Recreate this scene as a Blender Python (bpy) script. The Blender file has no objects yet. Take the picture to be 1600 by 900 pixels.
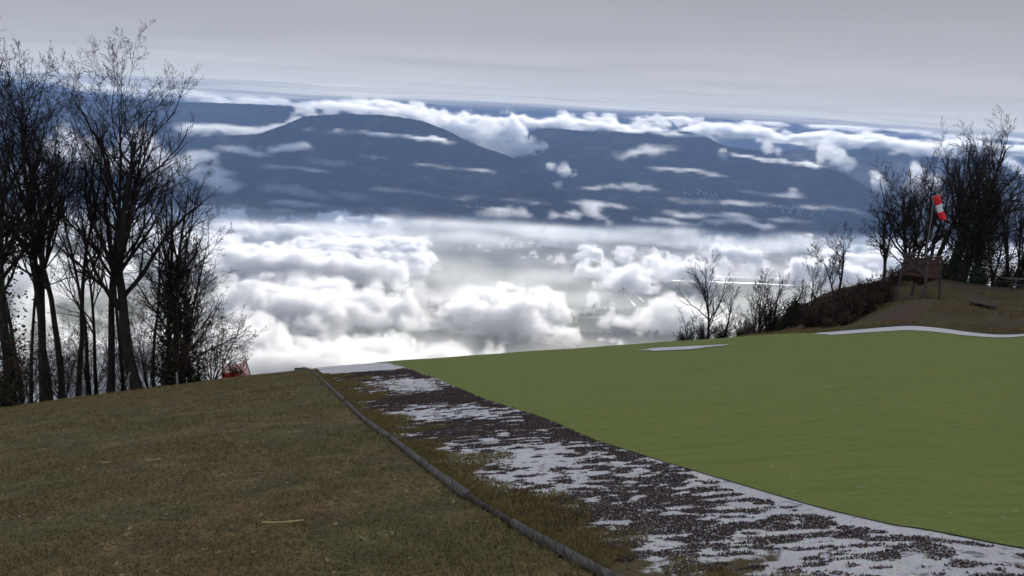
import bpy, math, numpy as np
from mathutils import Vector, Matrix
R = math.radians
SC = bpy.context.scene
COL = SC.collection
rng = np.random.default_rng(7)

# ------------------------------------------------------------------ camera
FPX = 1232.0                      # focal length in photo pixels (photo 1600x900)
PITCH, ROLL, EYE = R(9.67), R(3.1), 1.65
F = np.array([0, math.cos(PITCH), -math.sin(PITCH)])
U0 = np.array([0, math.sin(PITCH), math.cos(PITCH)])
X0 = np.array([1.0, 0, 0])
RT = math.cos(ROLL) * X0 + math.sin(ROLL) * U0
UP = math.cos(ROLL) * U0 - math.sin(ROLL) * X0
cd = bpy.data.cameras.new('camera'); cam = bpy.data.objects.new('camera', cd); COL.objects.link(cam)
cd.lens = 36 * FPX / 1600; cd.sensor_width = 36; cd.clip_start = 0.1; cd.clip_end = 80000
cam.matrix_world = Matrix(((RT[0], UP[0], -F[0], 0), (RT[1], UP[1], -F[1], 0), (RT[2], UP[2], -F[2], EYE), (0, 0, 0, 1)))
SC.camera = cam

# ------------------------------------------------------------------ light
SUN_EL, SUN_AZ = R(17), R(14)     # low winter sun ahead of the camera, a little to the right
W = bpy.data.worlds.new('World'); SC.world = W; W.use_nodes = True
wn = W.node_tree; bg = wn.nodes['Background']
sky = wn.nodes.new('ShaderNodeTexSky'); sky.sky_type = 'NISHITA'; sky.sun_disc = False
sky.sun_elevation = SUN_EL; sky.sun_rotation = SUN_AZ
wn.links.new(sky.outputs[0], bg.inputs[0]); bg.inputs[1].default_value = 0.12
sl = bpy.data.lights.new('sun', 'SUN'); sl.energy = 3.4; sl.angle = R(0.5); sl.color = (1, 0.95, 0.88)
sun = bpy.data.objects.new('sun', sl); COL.objects.link(sun)
sdir = Vector((math.sin(SUN_AZ) * math.cos(SUN_EL), math.cos(SUN_AZ) * math.cos(SUN_EL), math.sin(SUN_EL)))
sun.rotation_euler = sdir.to_track_quat('Z', 'Y').to_euler()
SC.view_settings.view_transform = 'Standard'; SC.view_settings.look = 'None'
SC.view_settings.exposure = 0.95; SC.view_settings.gamma = 1.0; SC.view_settings.use_curve_mapping = False
cy = SC.cycles
cy.max_bounces = 8; cy.diffuse_bounces = 3; cy.glossy_bounces = 2; cy.transmission_bounces = 3
cy.volume_bounces = 6; cy.transparent_max_bounces = 12; cy.volume_step_rate = 1.0; cy.volume_max_steps = 600
cy.sample_clamp_indirect = 6.0

# ------------------------------------------------------------------ helpers
def ray(px, py):
    a = (px - 800) / FPX; b = -(py - 450) / FPX
    return F + a * RT + b * UP
def at(px, py, y):
    """world point seen at photo pixel (px,py) at forward distance y"""
    d = ray(px, py); d = d / d[1]
    return np.array([d[0] * y, y, EYE + d[2] * y])
def topx(x, y, z):
    """photo pixel of world points (arrays)"""
    zz = z - EYE
    f = F[1] * y + F[2] * zz
    a = RT[0] * x + RT[1] * y + RT[2] * zz
    b = UP[0] * x + UP[1] * y + UP[2] * zz
    return 800 + FPX * a / f, 450 - FPX * b / f
def sm(t): t = np.clip(t, 0, 1); return t * t * (3 - 2 * t)

def tag(o, label=None, cat=None, group=None, kind=None):
    if label: o['label'] = label
    if cat: o['category'] = cat
    if group: o['group'] = group
    if kind: o['kind'] = kind
    return o
def empty(name, loc, rz=0):
    o = bpy.data.objects.new(name, None); COL.objects.link(o)
    o.location = tuple(float(v) for v in loc); o.rotation_euler = (0, 0, rz); o.empty_display_size = .3
    return o
def mesh(name, V, Fc, m, parent=None, smooth=False, mats=None, midx=None):
    """V (n,3); Fc list of lists, or int array (n,3|4)"""
    V = np.asarray(V, np.float32)
    me = bpy.data.meshes.new(name)
    if isinstance(Fc, np.ndarray):
        me.vertices.add(len(V)); me.vertices.foreach_set('co', V.ravel())
        n, k = Fc.shape
        me.loops.add(n * k); me.loops.foreach_set('vertex_index', Fc.astype(np.int32).ravel())
        me.polygons.add(n); me.polygons.foreach_set('loop_start', np.arange(0, n * k, k, dtype=np.int32))
        me.update(calc_edges=True)
    else:
        me.from_pydata(V.tolist(), [], Fc)
    if smooth: me.polygons.foreach_set('use_smooth', np.ones(len(me.polygons), bool))
    me.materials.append(m)
    for x in (mats or []): me.materials.append(x)
    if midx is not None: me.polygons.foreach_set('material_index', np.asarray(midx, np.int32))
    o = bpy.data.objects.new(name, me); COL.objects.link(o)
    if parent is not None: o.parent = parent
    return o
def grid_faces(nv, nu):
    i = np.arange(nv - 1)[:, None] * nu + np.arange(nu - 1)[None]
    return np.stack([i, i + 1, i + 1 + nu, i + nu], -1).reshape(-1, 4)

class NT:
    def __init__(s, name):
        s.m = bpy.data.materials.new(name); s.m.use_nodes = True; s.t = s.m.node_tree; s.t.nodes.clear()
        s.out = s.t.nodes.new('ShaderNodeOutputMaterial')
    def n(s, typ, props=None, **inp):
        nd = s.t.nodes.new(typ)
        for k, v in (props or {}).items(): setattr(nd, k, v)
        for k, v in inp.items():
            key = int(k[1:]) if k[0] == '_' and k[1:].isdigit() else k.replace('_', ' ')
            s.set(nd, key, v)
        return nd
    def set(s, nd, key, v):
        if isinstance(v, bpy.types.NodeSocket): s.t.links.new(v, nd.inputs[key])
        elif isinstance(v, bpy.types.Node): s.t.links.new(v.outputs[0], nd.inputs[key])
        else: nd.inputs[key].default_value = v
    def co(s, scale=(1, 1, 1), rot=(0, 0, 0)):
        tc = s.n('ShaderNodeTexCoord'); mp = s.n('ShaderNodeMapping', Vector=tc.outputs['Object'], Scale=scale, Rotation=rot)
        return mp.outputs[0]
    def noise(s, vec, scale, detail=6, rough=.6, **k):
        return s.n('ShaderNodeTexNoise', None, Vector=vec, Scale=scale, Detail=detail, Roughness=rough, **k).outputs['Fac']
    def ramp(s, fac, stops):
        nd = s.n('ShaderNodeValToRGB', Fac=fac); e = nd.color_ramp.elements
        while len(e) < len(stops): e.new(.5)
        for q, (p, c) in zip(e, stops):
            q.position = p; q.color = (*c, 1) if isinstance(c, tuple) else (c, c, c, 1)
        return nd.outputs[0]
    def mix(s, fac, a, b, mode='MIX'):
        nd = s.n('ShaderNodeMix', {'data_type': 'RGBA', 'blend_type': mode})
        s.set(nd, 0, fac)
        for k, v in ((6, a), (7, b)):
            if isinstance(v, tuple): v = (*v[:3], 1)
            s.set(nd, k, v)
        return nd.outputs[2]
    def math(s, op, a, b=0.0):
        nd = s.n('ShaderNodeMath', {'operation': op}); s.set(nd, 0, a); s.set(nd, 1, b); return nd.outputs[0]
    def bsdf(s, color, rough=.9, bump=None, bstr=.5, bdist=.02, **k):
        if isinstance(color, tuple): color = (*color[:3], 1)
        b = s.n('ShaderNodeBsdfPrincipled', None, Roughness=rough)
        s.set(b, 'Base Color', color); b.inputs['Specular IOR Level'].default_value = k.get('spec', .2)
        if bump is not None:
            bn = s.n('ShaderNodeBump', None, Strength=bstr, Distance=bdist, Height=bump); s.set(b, 'Normal', bn.outputs[0])
        s.t.links.new(b.outputs[0], s.out.inputs['Surface'])
        return s.m

# ------------------------------------------------------------------ numeric value noise
def _ip(a, n, axis, freq):
    L = a.shape[axis]; p = np.arange(n) * freq; i = np.floor(p).astype(int) % L; f = p - np.floor(p); f = f * f * (3 - 2 * f)
    sh = [1] * a.ndim; sh[axis] = n; f = f.reshape(sh).astype(np.float32)
    return np.take(a, i, axis) * (1 - f) + np.take(a, (i + 1) % L, axis) * f
def fbm(shape, vox, scale, octs, gain=.5, billow=False):
    out = np.zeros(shape, np.float32); amp = 1; tot = 0
    for o in range(octs):
        fr = [vox / s * 2 ** o for s in scale]
        dims = [max(2, int(math.ceil(shape[k] * fr[k])) + 2) for k in range(len(shape))]
        a = rng.random(dims, dtype=np.float32)
        for k in range(len(shape)): a = _ip(a, shape[k], k, fr[k])
        if billow: a = 1 - np.abs(2 * a - 1) * 1.0
        out += amp * a; tot += amp; amp *= gain
    return out / tot

# ------------------------------------------------------------------ launch hill height
_lx = np.arange(-2500, 2500, .25)
_lz = np.interp(_lx, [-2500, 0, 40, 2500], [-325, 0, 5.1, 120])
_k = np.hanning(17); _k /= _k.sum(); _lz[40:-40] = np.convolve(_lz, _k, 'same')[40:-40]
LX, LZ = _lx, _lz
def hb(x, y):
    x = np.asarray(x, float); y = np.asarray(y, float)
    yp = np.maximum(y, 0)
    z = -.184 * y - .0008 * yp ** 2 + np.interp(x, LX, LZ)
    z = z - .021 * yp * sm((x / np.maximum(y, 5) - .5) / .16)
    z = z - .0033 * np.minimum(np.maximum(-x - 6, 0), 40) ** 2
    far = np.maximum(y - 52, 0)
    z = z - .006 * np.minimum(far, 55) ** 2 * 1.0 - .5 * np.maximum(far - 55, 0)
    z = z + .03 * np.sin(x * .8 + .5 * np.sin(y * .3)) * np.sin(y * .55 + 1)
    z = z + .0025 * np.sin(x * 4.1 + y) * np.sin(y * 3.3)
    return np.maximum(z, -649 + 0 * z)
def hit(px, py, fn=hb, far=70.0):
    """photo pixel -> ground point"""
    d = ray(px, py); d = d / d[1]; y0 = .5
    ys = np.linspace(.5, far, 4000)
    g = EYE + d[2] * ys - fn(d[0] * ys, ys)
    k = np.where(g < 0)[0]
    if len(k) == 0: y = ys[np.argmin(g)]
    else: y = ys[k[0]]
    return np.array([d[0] * y, y, float(fn(d[0] * y, y))])

def resample(P, n):
    P = np.asarray(P, float); d = np.r_[0, np.cumsum(np.linalg.norm(np.diff(P, axis=0), axis=1))]
    t = np.linspace(0, d[-1], n)
    return np.stack([np.interp(t, d, P[:, k]) for k in range(P.shape[1])], 1)
def loft(name, A, B, nv, nu, off, m, fn=hb, pw=1.0, kind='structure', extra=None):
    A = resample(A, nv); B = resample(B, nv); t = np.linspace(0, 1, nu)[None, :, None] ** pw
    P = A[:, None, :2] * (1 - t) + B[:, None, :2] * t
    x, y = P[..., 0], P[..., 1]
    z = fn(x, y) + off
    if extra is not None: z = z + extra(x, y)
    o = mesh(name, np.stack([x, y, z], -1).reshape(-1, 3), grid_faces(nv, nu), m, smooth=True)
    uv = o.data.uv_layers.new(name='UVMap')
    uvs = np.stack([np.broadcast_to(t[..., 0], x.shape), y], -1).reshape(-1, 2)
    vi = np.empty(len(o.data.loops), np.int32); o.data.loops.foreach_get('vertex_index', vi)
    uv.data.foreach_set('uv', uvs[vi].astype(np.float32).ravel())
    return tag(o, kind=kind)

# ------------------------------------------------------------------ materials of the foreground
def m_grass(name, brown=(.19, .122, .05), green=(.1, .1, .028), dirt=(.085, .056, .04), dirt_amt=.0):
    t = NT(name); c = t.co()
    a = t.noise(c, .35, 5, .6); b = t.noise(c, 2.2, 6, .65); f = t.noise(c, 26, 5, .75)
    col = t.mix(t.ramp(a, [(.4, 0.), (.62, 1.)]), brown, green)
    col = t.mix(t.ramp(b, [(.42, 0.), (.6, .75)]), col, (.06, .052, .022))
    col = t.mix(t.ramp(b, [(.3, .6), (.4, .0)]), col, (.28, .21, .1))
    if dirt_amt: col = t.mix(t.ramp(t.noise(c, .55, 7, .7), [(.5 - dirt_amt, 0.), (.62 - dirt_amt, 1.)]), col, dirt)
    col = t.mix(t.ramp(f, [(.4, .9), (.56, 0.)]), col, (.018, .015, .008))
    return t.bsdf(col, .95, f, .6, .012)
M_GRASS = m_grass('dry_lawn')
M_MOUND = m_grass('mound_grass', (.1, .075, .03), (.06, .056, .019), (.085, .052, .038), .05)

def m_gravel(name, moss=True):
    t = NT(name); c = t.co()
    s = t.noise(c, 60, 3, .7)
    v = t.n('ShaderNodeTexVoronoi', None, Vector=c, Scale=42).outputs['Color']
    col = t.mix(t.ramp(s, [(.3, 0.), (.7, 1.)]), (.46, .44, .43), (.8, .765, .755))
    col = t.mix(.22, col, v, 'MULTIPLY')
    col = t.mix(t.ramp(t.noise(c, .9, 5), [(.42, .35), (.6, 0.)]), col, (.36, .34, .335))
    if moss:
        uv = t.n('ShaderNodeUVMap').outputs[0]; sp = t.n('ShaderNodeSeparateXYZ', None, Vector=uv)
        # stonecrop litter between the stones and mossy earth along the log
        st = t.noise(t.co((1, 1.4, 1)), 4.5, 8, .72)
        fade = t.ramp(t.math('MULTIPLY', sp.outputs[1], .02), [(.5, 1.), (.55, 0.)])
        st = t.math('MULTIPLY', st, t.math('ADD', t.math('MULTIPLY', fade, .3), .7))
        col = t.mix(t.ramp(st, [(.56, 0.), (.6, .7)]), col, (.07, .045, .045))
        e = t.math('ADD', sp.outputs[0], t.math('MULTIPLY', t.math('SUBTRACT', t.noise(c, 1.7, 6, .7), .5), 1.1))
        e = t.math('ADD', e, t.math('SUBTRACT', .45, t.math('MULTIPLY', fade, .45)))
        col = t.mix(t.ramp(e, [(.16, 1.), (.21, 0.)]), col, t.mix(t.ramp(s, [(.35, 0.), (.65, 1.)]), (.035, .028, .014), (.14, .1, .045)))
    return t.bsdf(col, .9, s, .8, .02)
M_GRAVEL = m_gravel('white_gravel_with_stonecrop'); M_GRAVEL2 = m_gravel('plain_white_gravel', False)

def m_turf():
    t = NT('artificial_turf'); c = t.co()
    a = t.noise(c, .22, 3); s = t.noise(t.co((.8, 5, 1), (0, 0, R(-12))), 1.4, 6, .65); f = t.noise(c, 70, 2, .7)
    col = t.mix(a, (.155, .178, .042), (.178, .192, .052))
    col = t.mix(t.ramp(s, [(.4, .55), (.54, 0.)]), col, (.11, .135, .028))
    col = t.mix(t.ramp(f, [(.36, .75), (.58, 0.)]), col, (.09, .115, .022))
    sp = t.noise(c, 9, 3, .5)
    col = t.mix(t.ramp(sp, [(.70, 0.), (.73, .5)]), col, (.3, .3, .2))
    w = t.noise(t.co((.3, 1.1, 1), (0, 0, R(-12))), 1.1, 3)
    return t.bsdf(col, .85, t.math('ADD', t.math('MULTIPLY', w, 1.0), t.math('MULTIPLY', f, .12)), .3, .1, spec=.1)
M_TURF = m_turf()

def m_bark(name, c0, c1, sc=8):
    t = NT(name); n = t.ramp(t.noise(t.co((1, 1, .25)), sc, 6, .75), [(.34, 0.), (.64, 1.)])
    return t.bsdf(t.mix(n, c0, c1), .9, n, .8, .02)
M_BARK = m_bark('dark_bark', (.012, .010, .009), (.038, .03, .026))
M_TWIG = m_bark('twig_bark', (.012, .009, .008), (.026, .019, .016))
M_TWIGR = m_bark('reddish_twig_bark', (.028, .016, .015), (.05, .03, .026))
M_LOG = m_bark('weathered_log', (.07, .06, .056), (.2, .18, .172), 14)
M_CRACK = m_bark('cracked_dark_log', (.02, .014, .012), (.1, .075, .068), 20)
M_WOOD = m_bark('brown_timber', (.04, .021, .017), (.085, .048, .038), 10)
M_WOODG = m_bark('grey_timber', (.04, .033, .03), (.09, .075, .07), 10)
def m_logwood():
    t = NT('weathered_log'); n = t.ramp(t.noise(t.co((5, .5, 5), (0, 0, R(-16))), 9, 7, .8), [(.36, 0.), (.6, 1.)]); b = t.noise(t.co(), 3, 4, .6)
    col = t.mix(n, (.05, .042, .038), (.2, .178, .165)); col = t.mix(t.ramp(b, [(.5, 0.), (.68, .8)]), col, (.07, .06, .035))
    return t.bsdf(col, .95, n, 1.0, .01)
M_LOG = m_logwood()
def m_plain(name, c, rough=.6, **k):
    t = NT(name); n = t.noise(t.co(), 12, 3)
    return t.bsdf(t.mix(t.ramp(n, [(.3, 0.), (.7, 1.)]), tuple(v * .85 for v in c), c), rough, **k)
M_RED = m_plain('red_fabric', (.7, .03, .04)); M_WHITE = m_plain('white_fabric', (.75, .76, .78))
M_METAL = m_plain('grey_metal', (.24, .24, .25), .4); M_NET = m_plain('orange_red_net', (.8, .08, .045))
M_POST = m_plain('pale_post', (.22, .21, .2)); M_STONE = m_plain('dark_stone', (.07, .06, .055))
def m_leaf(name, a, b):
    t = NT(name); oi = t.noise(t.co(), 4, 2)
    return t.bsdf(t.mix(oi, a, b), .6)
M_IVY = m_leaf('ivy_leaf', (.012, .02, .008), (.03, .04, .014)); M_DEAD = m_leaf('dead_leaf', (.06, .03, .015), (.11, .06, .03))
M_SEDUM = m_leaf('stonecrop', (.036, .022, .021), (.078, .05, .045))
M_BLADE = m_leaf('grass_blade', (.065, .062, .018), (.24, .165, .07))
M_TUFT = m_leaf('moss_tuft', (.09, .08, .02), (.2, .14, .05))

# ------------------------------------------------------------------ launch hill: lawn, gravel strip, turf, mound
LOGPX = [(1040, 958), (985, 925), (940, 900), (900, 878), (838, 844), (800, 821), (768, 801), (732, 779), (702, 758), (671, 735), (641, 711), (611, 687), (585, 669), (558, 647), (539, 629), (517, 607), (498, 590), (484, 577)]
LOGP = np.array([hit(*p) for p in LOGPX])
s_far = LOGP[-1] - LOGP[-3]; s_near = LOGP[0] - LOGP[1]
LOGX = np.vstack([LOGP[0] + s_near / np.linalg.norm(s_near) * 6, LOGP, LOGP[-1] + s_far / np.linalg.norm(s_far) * 22])
def xlog(y): return np.interp(y, LOGX[:, 1], LOGX[:, 0])
TURFPX = [(1900, 900), (1750, 878), (1600, 857), (1450, 836), (1350, 813), (1260, 789), (1180, 765), (1100, 741), (1000, 711), (930, 689), (850, 654), (760, 625), (700, 600), (640, 577), (606, 567)]
TP = np.array([hit(*p) for p in TURFPX]); d = TP[-1] - TP[-3]
TURFL = np.vstack([TP, TP[-1] + d / np.linalg.norm(d) * 22])
def xturf(y): return np.interp(y, TURFL[:, 1], TURFL[:, 0])

def axis(a, b, n, k):
    t = np.linspace(-1, 1, n); s = np.sinh(k * t) / np.sinh(k)
    return np.where(s < 0, -s * a, s * b)
gx = axis(-1800, 1800, 460, 7.0)
gy = np.r_[np.linspace(-30, 0, 30)[:-1], np.linspace(0, 60, 330)[:-1], 60 + 900 * np.linspace(0, 1, 90) ** 2]
X, Y = np.meshgrid(gx, gy)
Z = hb(X, Y) - .14 * sm((X - xlog(Y) - .02) / .15) * (Y < 62) - np.where(X > 60, 0, 0)
ground = mesh('ground', np.stack([X, Y, Z], -1).reshape(-1, 3), grid_faces(len(gy), len(gx)), M_GRASS, smooth=True)
tag(ground, kind='structure')

nearL = [(xlog(y) + .02, y) for y in np.linspace(LOGX[0, 1], 60, 90)]
nearR = [(max(xturf(y), xlog(y) + .5) + .25, y) for y in np.linspace(LOGX[0, 1], 60, 90)]
yy = np.linspace(1.2, 60, 90)
yy = np.r_[np.linspace(max(LOGX[0, 1], TURFL[0, 1]) , 60, 120)]
A = [(xlog(y) + .01, y) for y in yy]; B = [(xturf(y) + .25, y) for y in yy]
loft('gravel_strip', A, B, 420, 70, .0, M_GRAVEL)
# gravel before the turf begins (right of the log, under the camera's right foot)
y0 = yy[0]
loft('gravel_apron', [(xlog(y0), y0), (xturf(y0) + 8, y0)], [(xlog(-1.0), -3), (xturf(y0) + 12, -3)], 40, 20, -.004, M_GRAVEL2)
A = [(xturf(y), y) for y in yy]; B = [(xturf(y) + 62, y) for y in yy]
loft('turf', A, B, 380, 260, .010, M_TURF, pw=1.25)

# white strip beyond the turf on the right, then the mound
SN = [(14.2, 36.0), (13.2, 33.2), (12.3, 29.8), (12.3, 29.0), (13.0, 28.9), (14.3, 29), (16.2, 29.6), (19.6, 30.5), (24, 32.4), (30, 33.5), (50, 34)]
SF = [(14.5, 36.45), (17, 36.5), (22, 36.5), (30, 36.5), (50, 36.5)]
loft('gravel_path', SN, SF, 160, 40, .03, m_gravel('path_gravel', False))
def edge_y(x): return 36.45 + 0 * np.asarray(x, float)
gxm = np.linspace(13.5, 85, 260); tv = np.linspace(0, 1, 150)
XM = np.broadcast_to(gxm, (150, 260)).copy(); y0m = edge_y(XM) 
YM = y0m + tv[:, None] ** 1.3 * (75 - y0m)
lump = fbm((150, 260), 1, (9, 9), 4)
EDGE = lambda x, y: .05 + .07 * sm((y - edge_y(x)) / .25)
def hm(x, y):
    x = np.asarray(x, float); y = np.asarray(y, float)
    dd = np.maximum(y - 36.45, 0)
    m = np.interp(dd, [0, 3.5, 7, 12, 15, 20, 40], [0, 1.1, 1.4, 2.55, 3.0, 3.2, 3.3]) * sm((x - 15.2 - .28 * np.minimum(dd, 12)) / 5.5)
    return hb(x, y) + m + EDGE(x, y) * sm((x - 14.6) / 1.5) - .05 * sm((15.2 - x) / 1)
ZM = hm(XM, YM) + (lump - .35) * .3 * sm((YM - y0m) / 2) * (YM < 60) * sm((XM - 15) / 3)
md = mesh('mound', np.stack([XM, YM, ZM], -1).reshape(-1, 3), grid_faces(150, 260), M_MOUND, smooth=True)
tag(md, kind='structure')
# pale gravel patch lying on the turf
def patch(px, rx, ry, m, off, seed):
    r = np.random.default_rng(seed); c = hit(*px); a = np.linspace(0, 2 * math.pi, 60)[:-1]
    k = 1 + .12 * np.sin(3 * a + 1) + .08 * np.sin(7 * a) + r.uniform(-.05, .05, len(a))
    V = [(c[0], c[1], c[2] + off)]
    for t in (.5, 1):
        for q, kk in zip(a, k):
            x = c[0] + rx * t * kk * math.cos(q); y = c[1] + ry * t * kk * math.sin(q)
            V.append((x, y, float(hb(x, y)) + off))
    n = len(a); Fc = [[0, 1 + i, 1 + (i + 1) % n] for i in range(n)] + [[1 + i, 1 + n + i, 1 + n + (i + 1) % n, 1 + (i + 1) % n] for i in range(n)]
    return mesh('gravel_patch', V, Fc, m)
tag(patch((1068, 544.5), 1.45, 1.1, M_GRAVEL2, .034, 3), kind='structure')

# ------------------------------------------------------------------ tubes
def tubes(P, Rr, sides):
    """P (B,K,3), Rr (B,K) -> verts, quads"""
    P = np.asarray(P, float); B, K, _ = P.shape
    T = np.gradient(P, axis=1); T /= np.linalg.norm(T, axis=2, keepdims=True) + 1e-9
    ref = np.where(np.abs(T[..., 2:3]) > .9, np.array([1., 0, 0]), np.array([0, 0, 1.]))
    ref = np.broadcast_to(ref[:, :1], T.shape) if K else ref
    N1 = np.cross(T, ref); N1 /= np.linalg.norm(N1, axis=2, keepdims=True) + 1e-9
    N2 = np.cross(T, N1)
    a = np.linspace(0, 2 * math.pi, sides, endpoint=False)
    V = P[:, :, None] + Rr[:, :, None, None] * (N1[:, :, None] * np.cos(a)[None, None, :, None] + N2[:, :, None] * np.sin(a)[None, None, :, None])
    idx = np.arange(B * K * sides).reshape(B, K, sides); nx = np.roll(idx, -1, axis=2)
    Q = np.stack([idx[:, :-1], nx[:, :-1], nx[:, 1:], idx[:, 1:]], -1).reshape(-1, 4)
    return V.reshape(-1, 3), Q
def merge(parts):
    V = []; Q = []; n = 0
    for v, q in parts:
        V.append(v); Q.append(q + n); n += len(v)
    return np.vstack(V), np.vstack(Q)
def capped(P, r, sides=12):
    v, q = tubes(np.asarray(P)[None], np.asarray(r)[None] if np.ndim(r) else np.full((1, len(P)), r), sides)
    n = len(v); fc = q.tolist(); fc.append(list(range(sides))[::-1]); fc.append(list(range(n - sides, n)))
    return v.tolist(), fc
def bar(parts, a, b, w, h=None, upv=(0, 0, 1)):
    """rectangular beam from a to b appended to parts"""
    a = np.array(a, float); b = np.array(b, float); h = h or w
    t = (b - a) / np.linalg.norm(b - a); u = np.array(upv, float)
    s = np.cross(t, u)
    if np.linalg.norm(s) < 1e-3: s = np.cross(t, (1, 0, 0))
    s /= np.linalg.norm(s); u = np.cross(s, t)
    V = [p + s * w / 2 * i + u * h / 2 * j for p in (a, b) for i, j in ((-1, -1), (1, -1), (1, 1), (-1, 1))]
    n = sum(len(x[0]) for x in parts)
    Fc = [[0, 1, 2, 3], [7, 6, 5, 4], [0, 4, 5, 1], [1, 5, 6, 2], [2, 6, 7, 3], [3, 7, 4, 0]]
    parts.append((V, [[i + n for i in f] for f in Fc])); return parts
def build(name, parts, m, parent=None):
    return mesh(name, [p for x in parts for p in x[0]], [f for x in parts for f in x[1]], m, parent)

# ------------------------------------------------------------------ border logs
ld = np.r_[0, np.cumsum(np.linalg.norm(np.diff(LOGP, axis=0), axis=1))]
def logpt(i): return np.interp(i, np.arange(len(LOGP)), ld)
segs = [(0, 4.95, .035, 'grey weathered border log nearest the camera, between lawn and gravel'),
        (4.8, 7.1, .026, 'thin dark cracked border log half buried beside the mossy gravel edge'),
        (7.0, 10.95, .036, 'long pale border log right behind the dark cracked one'),
        (11.05, 13.95, .036, 'pale border log bending along the brown moss, next but one after the cracked log'),
        (14.05, 15.9, .036, 'short border log next to the far end of the row'),
        (16.0, 17, .036, 'farthest border log, at the top corner of the lawn')]
for a, b, r, lab in segs:
    n = 26; q = np.linspace(logpt(a), logpt(b), n)
    P = np.stack([np.interp(q, ld, LOGP[:, k]) for k in range(2)], 1)
    c = np.array([1, 2, 3, 2, 1.]) / 9
    P[2:-2] = np.stack([np.convolve(P[:, k], c, 'valid') for k in range(2)], 1)
    z = hb(P[:, 0], P[:, 1]) + r * .6 + np.linspace(0, 1, n) * .0
    rr = r * (1 + .1 * np.sin(np.linspace(0, 11, n) + a) + rng.uniform(-.06, .06, n)) * np.linspace(1.08, .9, n)
    v, f = capped(np.c_[P, z], rr, 14)
    o = mesh('border_log', v, f, M_LOG if r > .03 else M_CRACK, smooth=False)
    o.data.polygons.foreach_set('use_smooth', [len(p.vertices) == 4 for p in o.data.polygons])
    tag(o, lab, 'log', 'logs edging the lawn')

# ------------------------------------------------------------------ grass, moss and stonecrop as scattered leaves
def noise2(x, y, s, octs=4, seed=0):
    r = np.random.default_rng(seed); out = np.zeros_like(x); amp = 1; tot = 0
    for o in range(octs):
        g = r.random((128, 128)); fx = (x / s) % 128; fy = (y / s) % 128
        ix = fx.astype(int); iy = fy.astype(int); tx = fx - ix; ty = fy - iy; tx = tx * tx * (3 - 2 * tx); ty = ty * ty * (3 - 2 * ty)
        a = g[iy % 128, ix % 128]; b = g[iy % 128, (ix + 1) % 128]; c = g[(iy + 1) % 128, ix % 128]; d_ = g[(iy + 1) % 128, (ix + 1) % 128]
        out += amp * ((a * (1 - tx) + b * tx) * (1 - ty) + (c * (1 - tx) + d_ * tx) * ty); tot += amp; amp *= .55; s /= 2.1
    return out / tot
def blades(name, x, y, z, L, w, lean, m, group=None):
    n = len(x); az = rng.uniform(0, 2 * math.pi, n); la = rng.uniform(0, 2 * math.pi, n); le = rng.uniform(lean[0], lean[1], n)
    b = np.stack([x, y, z], 1); s = np.stack([np.cos(az), np.sin(az), np.zeros(n)], 1) * (w / 2)[:, None]
    t = np.stack([np.cos(la) * np.sin(le), np.sin(la) * np.sin(le), np.cos(le)], 1) * L[:, None]
    V = np.stack([b - s, b + s, b + t], 1).reshape(-1, 3)
    return tag(mesh(name, V, np.arange(3 * n).reshape(-1, 3), m), kind='stuff')
n = 330000
y = 2.2 + 30 * rng.random(n) ** 2.0; x = xlog(y) - .03 - rng.random(n) * (y * .75 + 1.5) 
d_ = noise2(x, y, .9, 4, 5); k = rng.random(n) < np.clip((d_ - .3) * 3, .25, 1); x, y, d_ = x[k], y[k], d_[k]
L = rng.uniform(.014, .045, len(x)) * (.5 + 1.0 * d_) * (1 + y / 25)
blades('lawn_grass', x, y, hb(x, y) - .003, L, .0045 + .0009 * y + 0 * L, (.3, 1.35), M_BLADE)
n = 110000                                        # tufty moss and grass between the log and the gravel
y = 2.5 + 32 * rng.random(n) ** 1.7; x0 = xlog(y); wd = xturf(y) - x0
uu = rng.random(n) ** 1.3 * .5; x = x0 + .05 + uu * wd
d_ = noise2(x, y, .8, 5, 11); k = (uu + (d_ - .5) * 1.2 < .19 - .5 * np.clip((y - 24.5) / 3, 0, 1) * (uu > .05)); x, y = x[k], y[k]
blades('moss_tufts', x, y, hb(x, y), rng.uniform(.015, .05, len(x)) * (1 + y / 40), .004 + .0008 * y, (.1, 1.2), M_TUFT)
n = 800000                                       # stonecrop mats
y = 2.2 + 33 * rng.random(n) ** 1.5; x0 = xlog(y); wd = xturf(y) - x0
uu = rng.random(n); x = x0 + uu * wd * 1.012
d_ = noise2(x * .55, y * 1.15, .1, 5, 21) * .8 + .1 + .55 * (noise2(x, y, 2.0, 2, 33) - .5)
thr = .53 - .03 * sm((y - 7) / 3) * (uu > .25) + .16 * np.clip((.22 - uu) / .15, 0, 1) - .11 * np.exp(-((uu - .93) / .07) ** 2) * (y > 7.5) + .5 * np.clip((y - 25.5) / 2.5, 0, 1) + .05 * np.clip((uu - .97) / .02, 0, 1) + .3 * np.clip((uu - .9) / .06, 0, 1) * np.clip((7.5 - y) / 1.5, 0, 1) + .16 * sm((x - 3.4) / 1.6)
k = d_ > thr; x, y = x[k], y[k]
blades('stonecrop', x, y, hb(x, y) + .001, rng.uniform(.006, .02, len(x)) * (1 + y / 60), .008 + .0009 * y, (.5, 1.5), M_SEDUM)
n = 110000
x = 14.5 + 34 * rng.random(n); y = 36.6 + 15 * rng.random(n) ** 1.2; d_ = noise2(x, y, 1.6, 4, 71); k = d_ > .47; x, y, d_ = x[k], y[k], d_[k]
blades('mound_tufts', x, y, hm(x, y) + .02, rng.uniform(.05, .16, len(x)) * (.4 + d_), .03 + 0 * x, (.2, 1.2), M_TUFT)
n = 900
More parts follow.
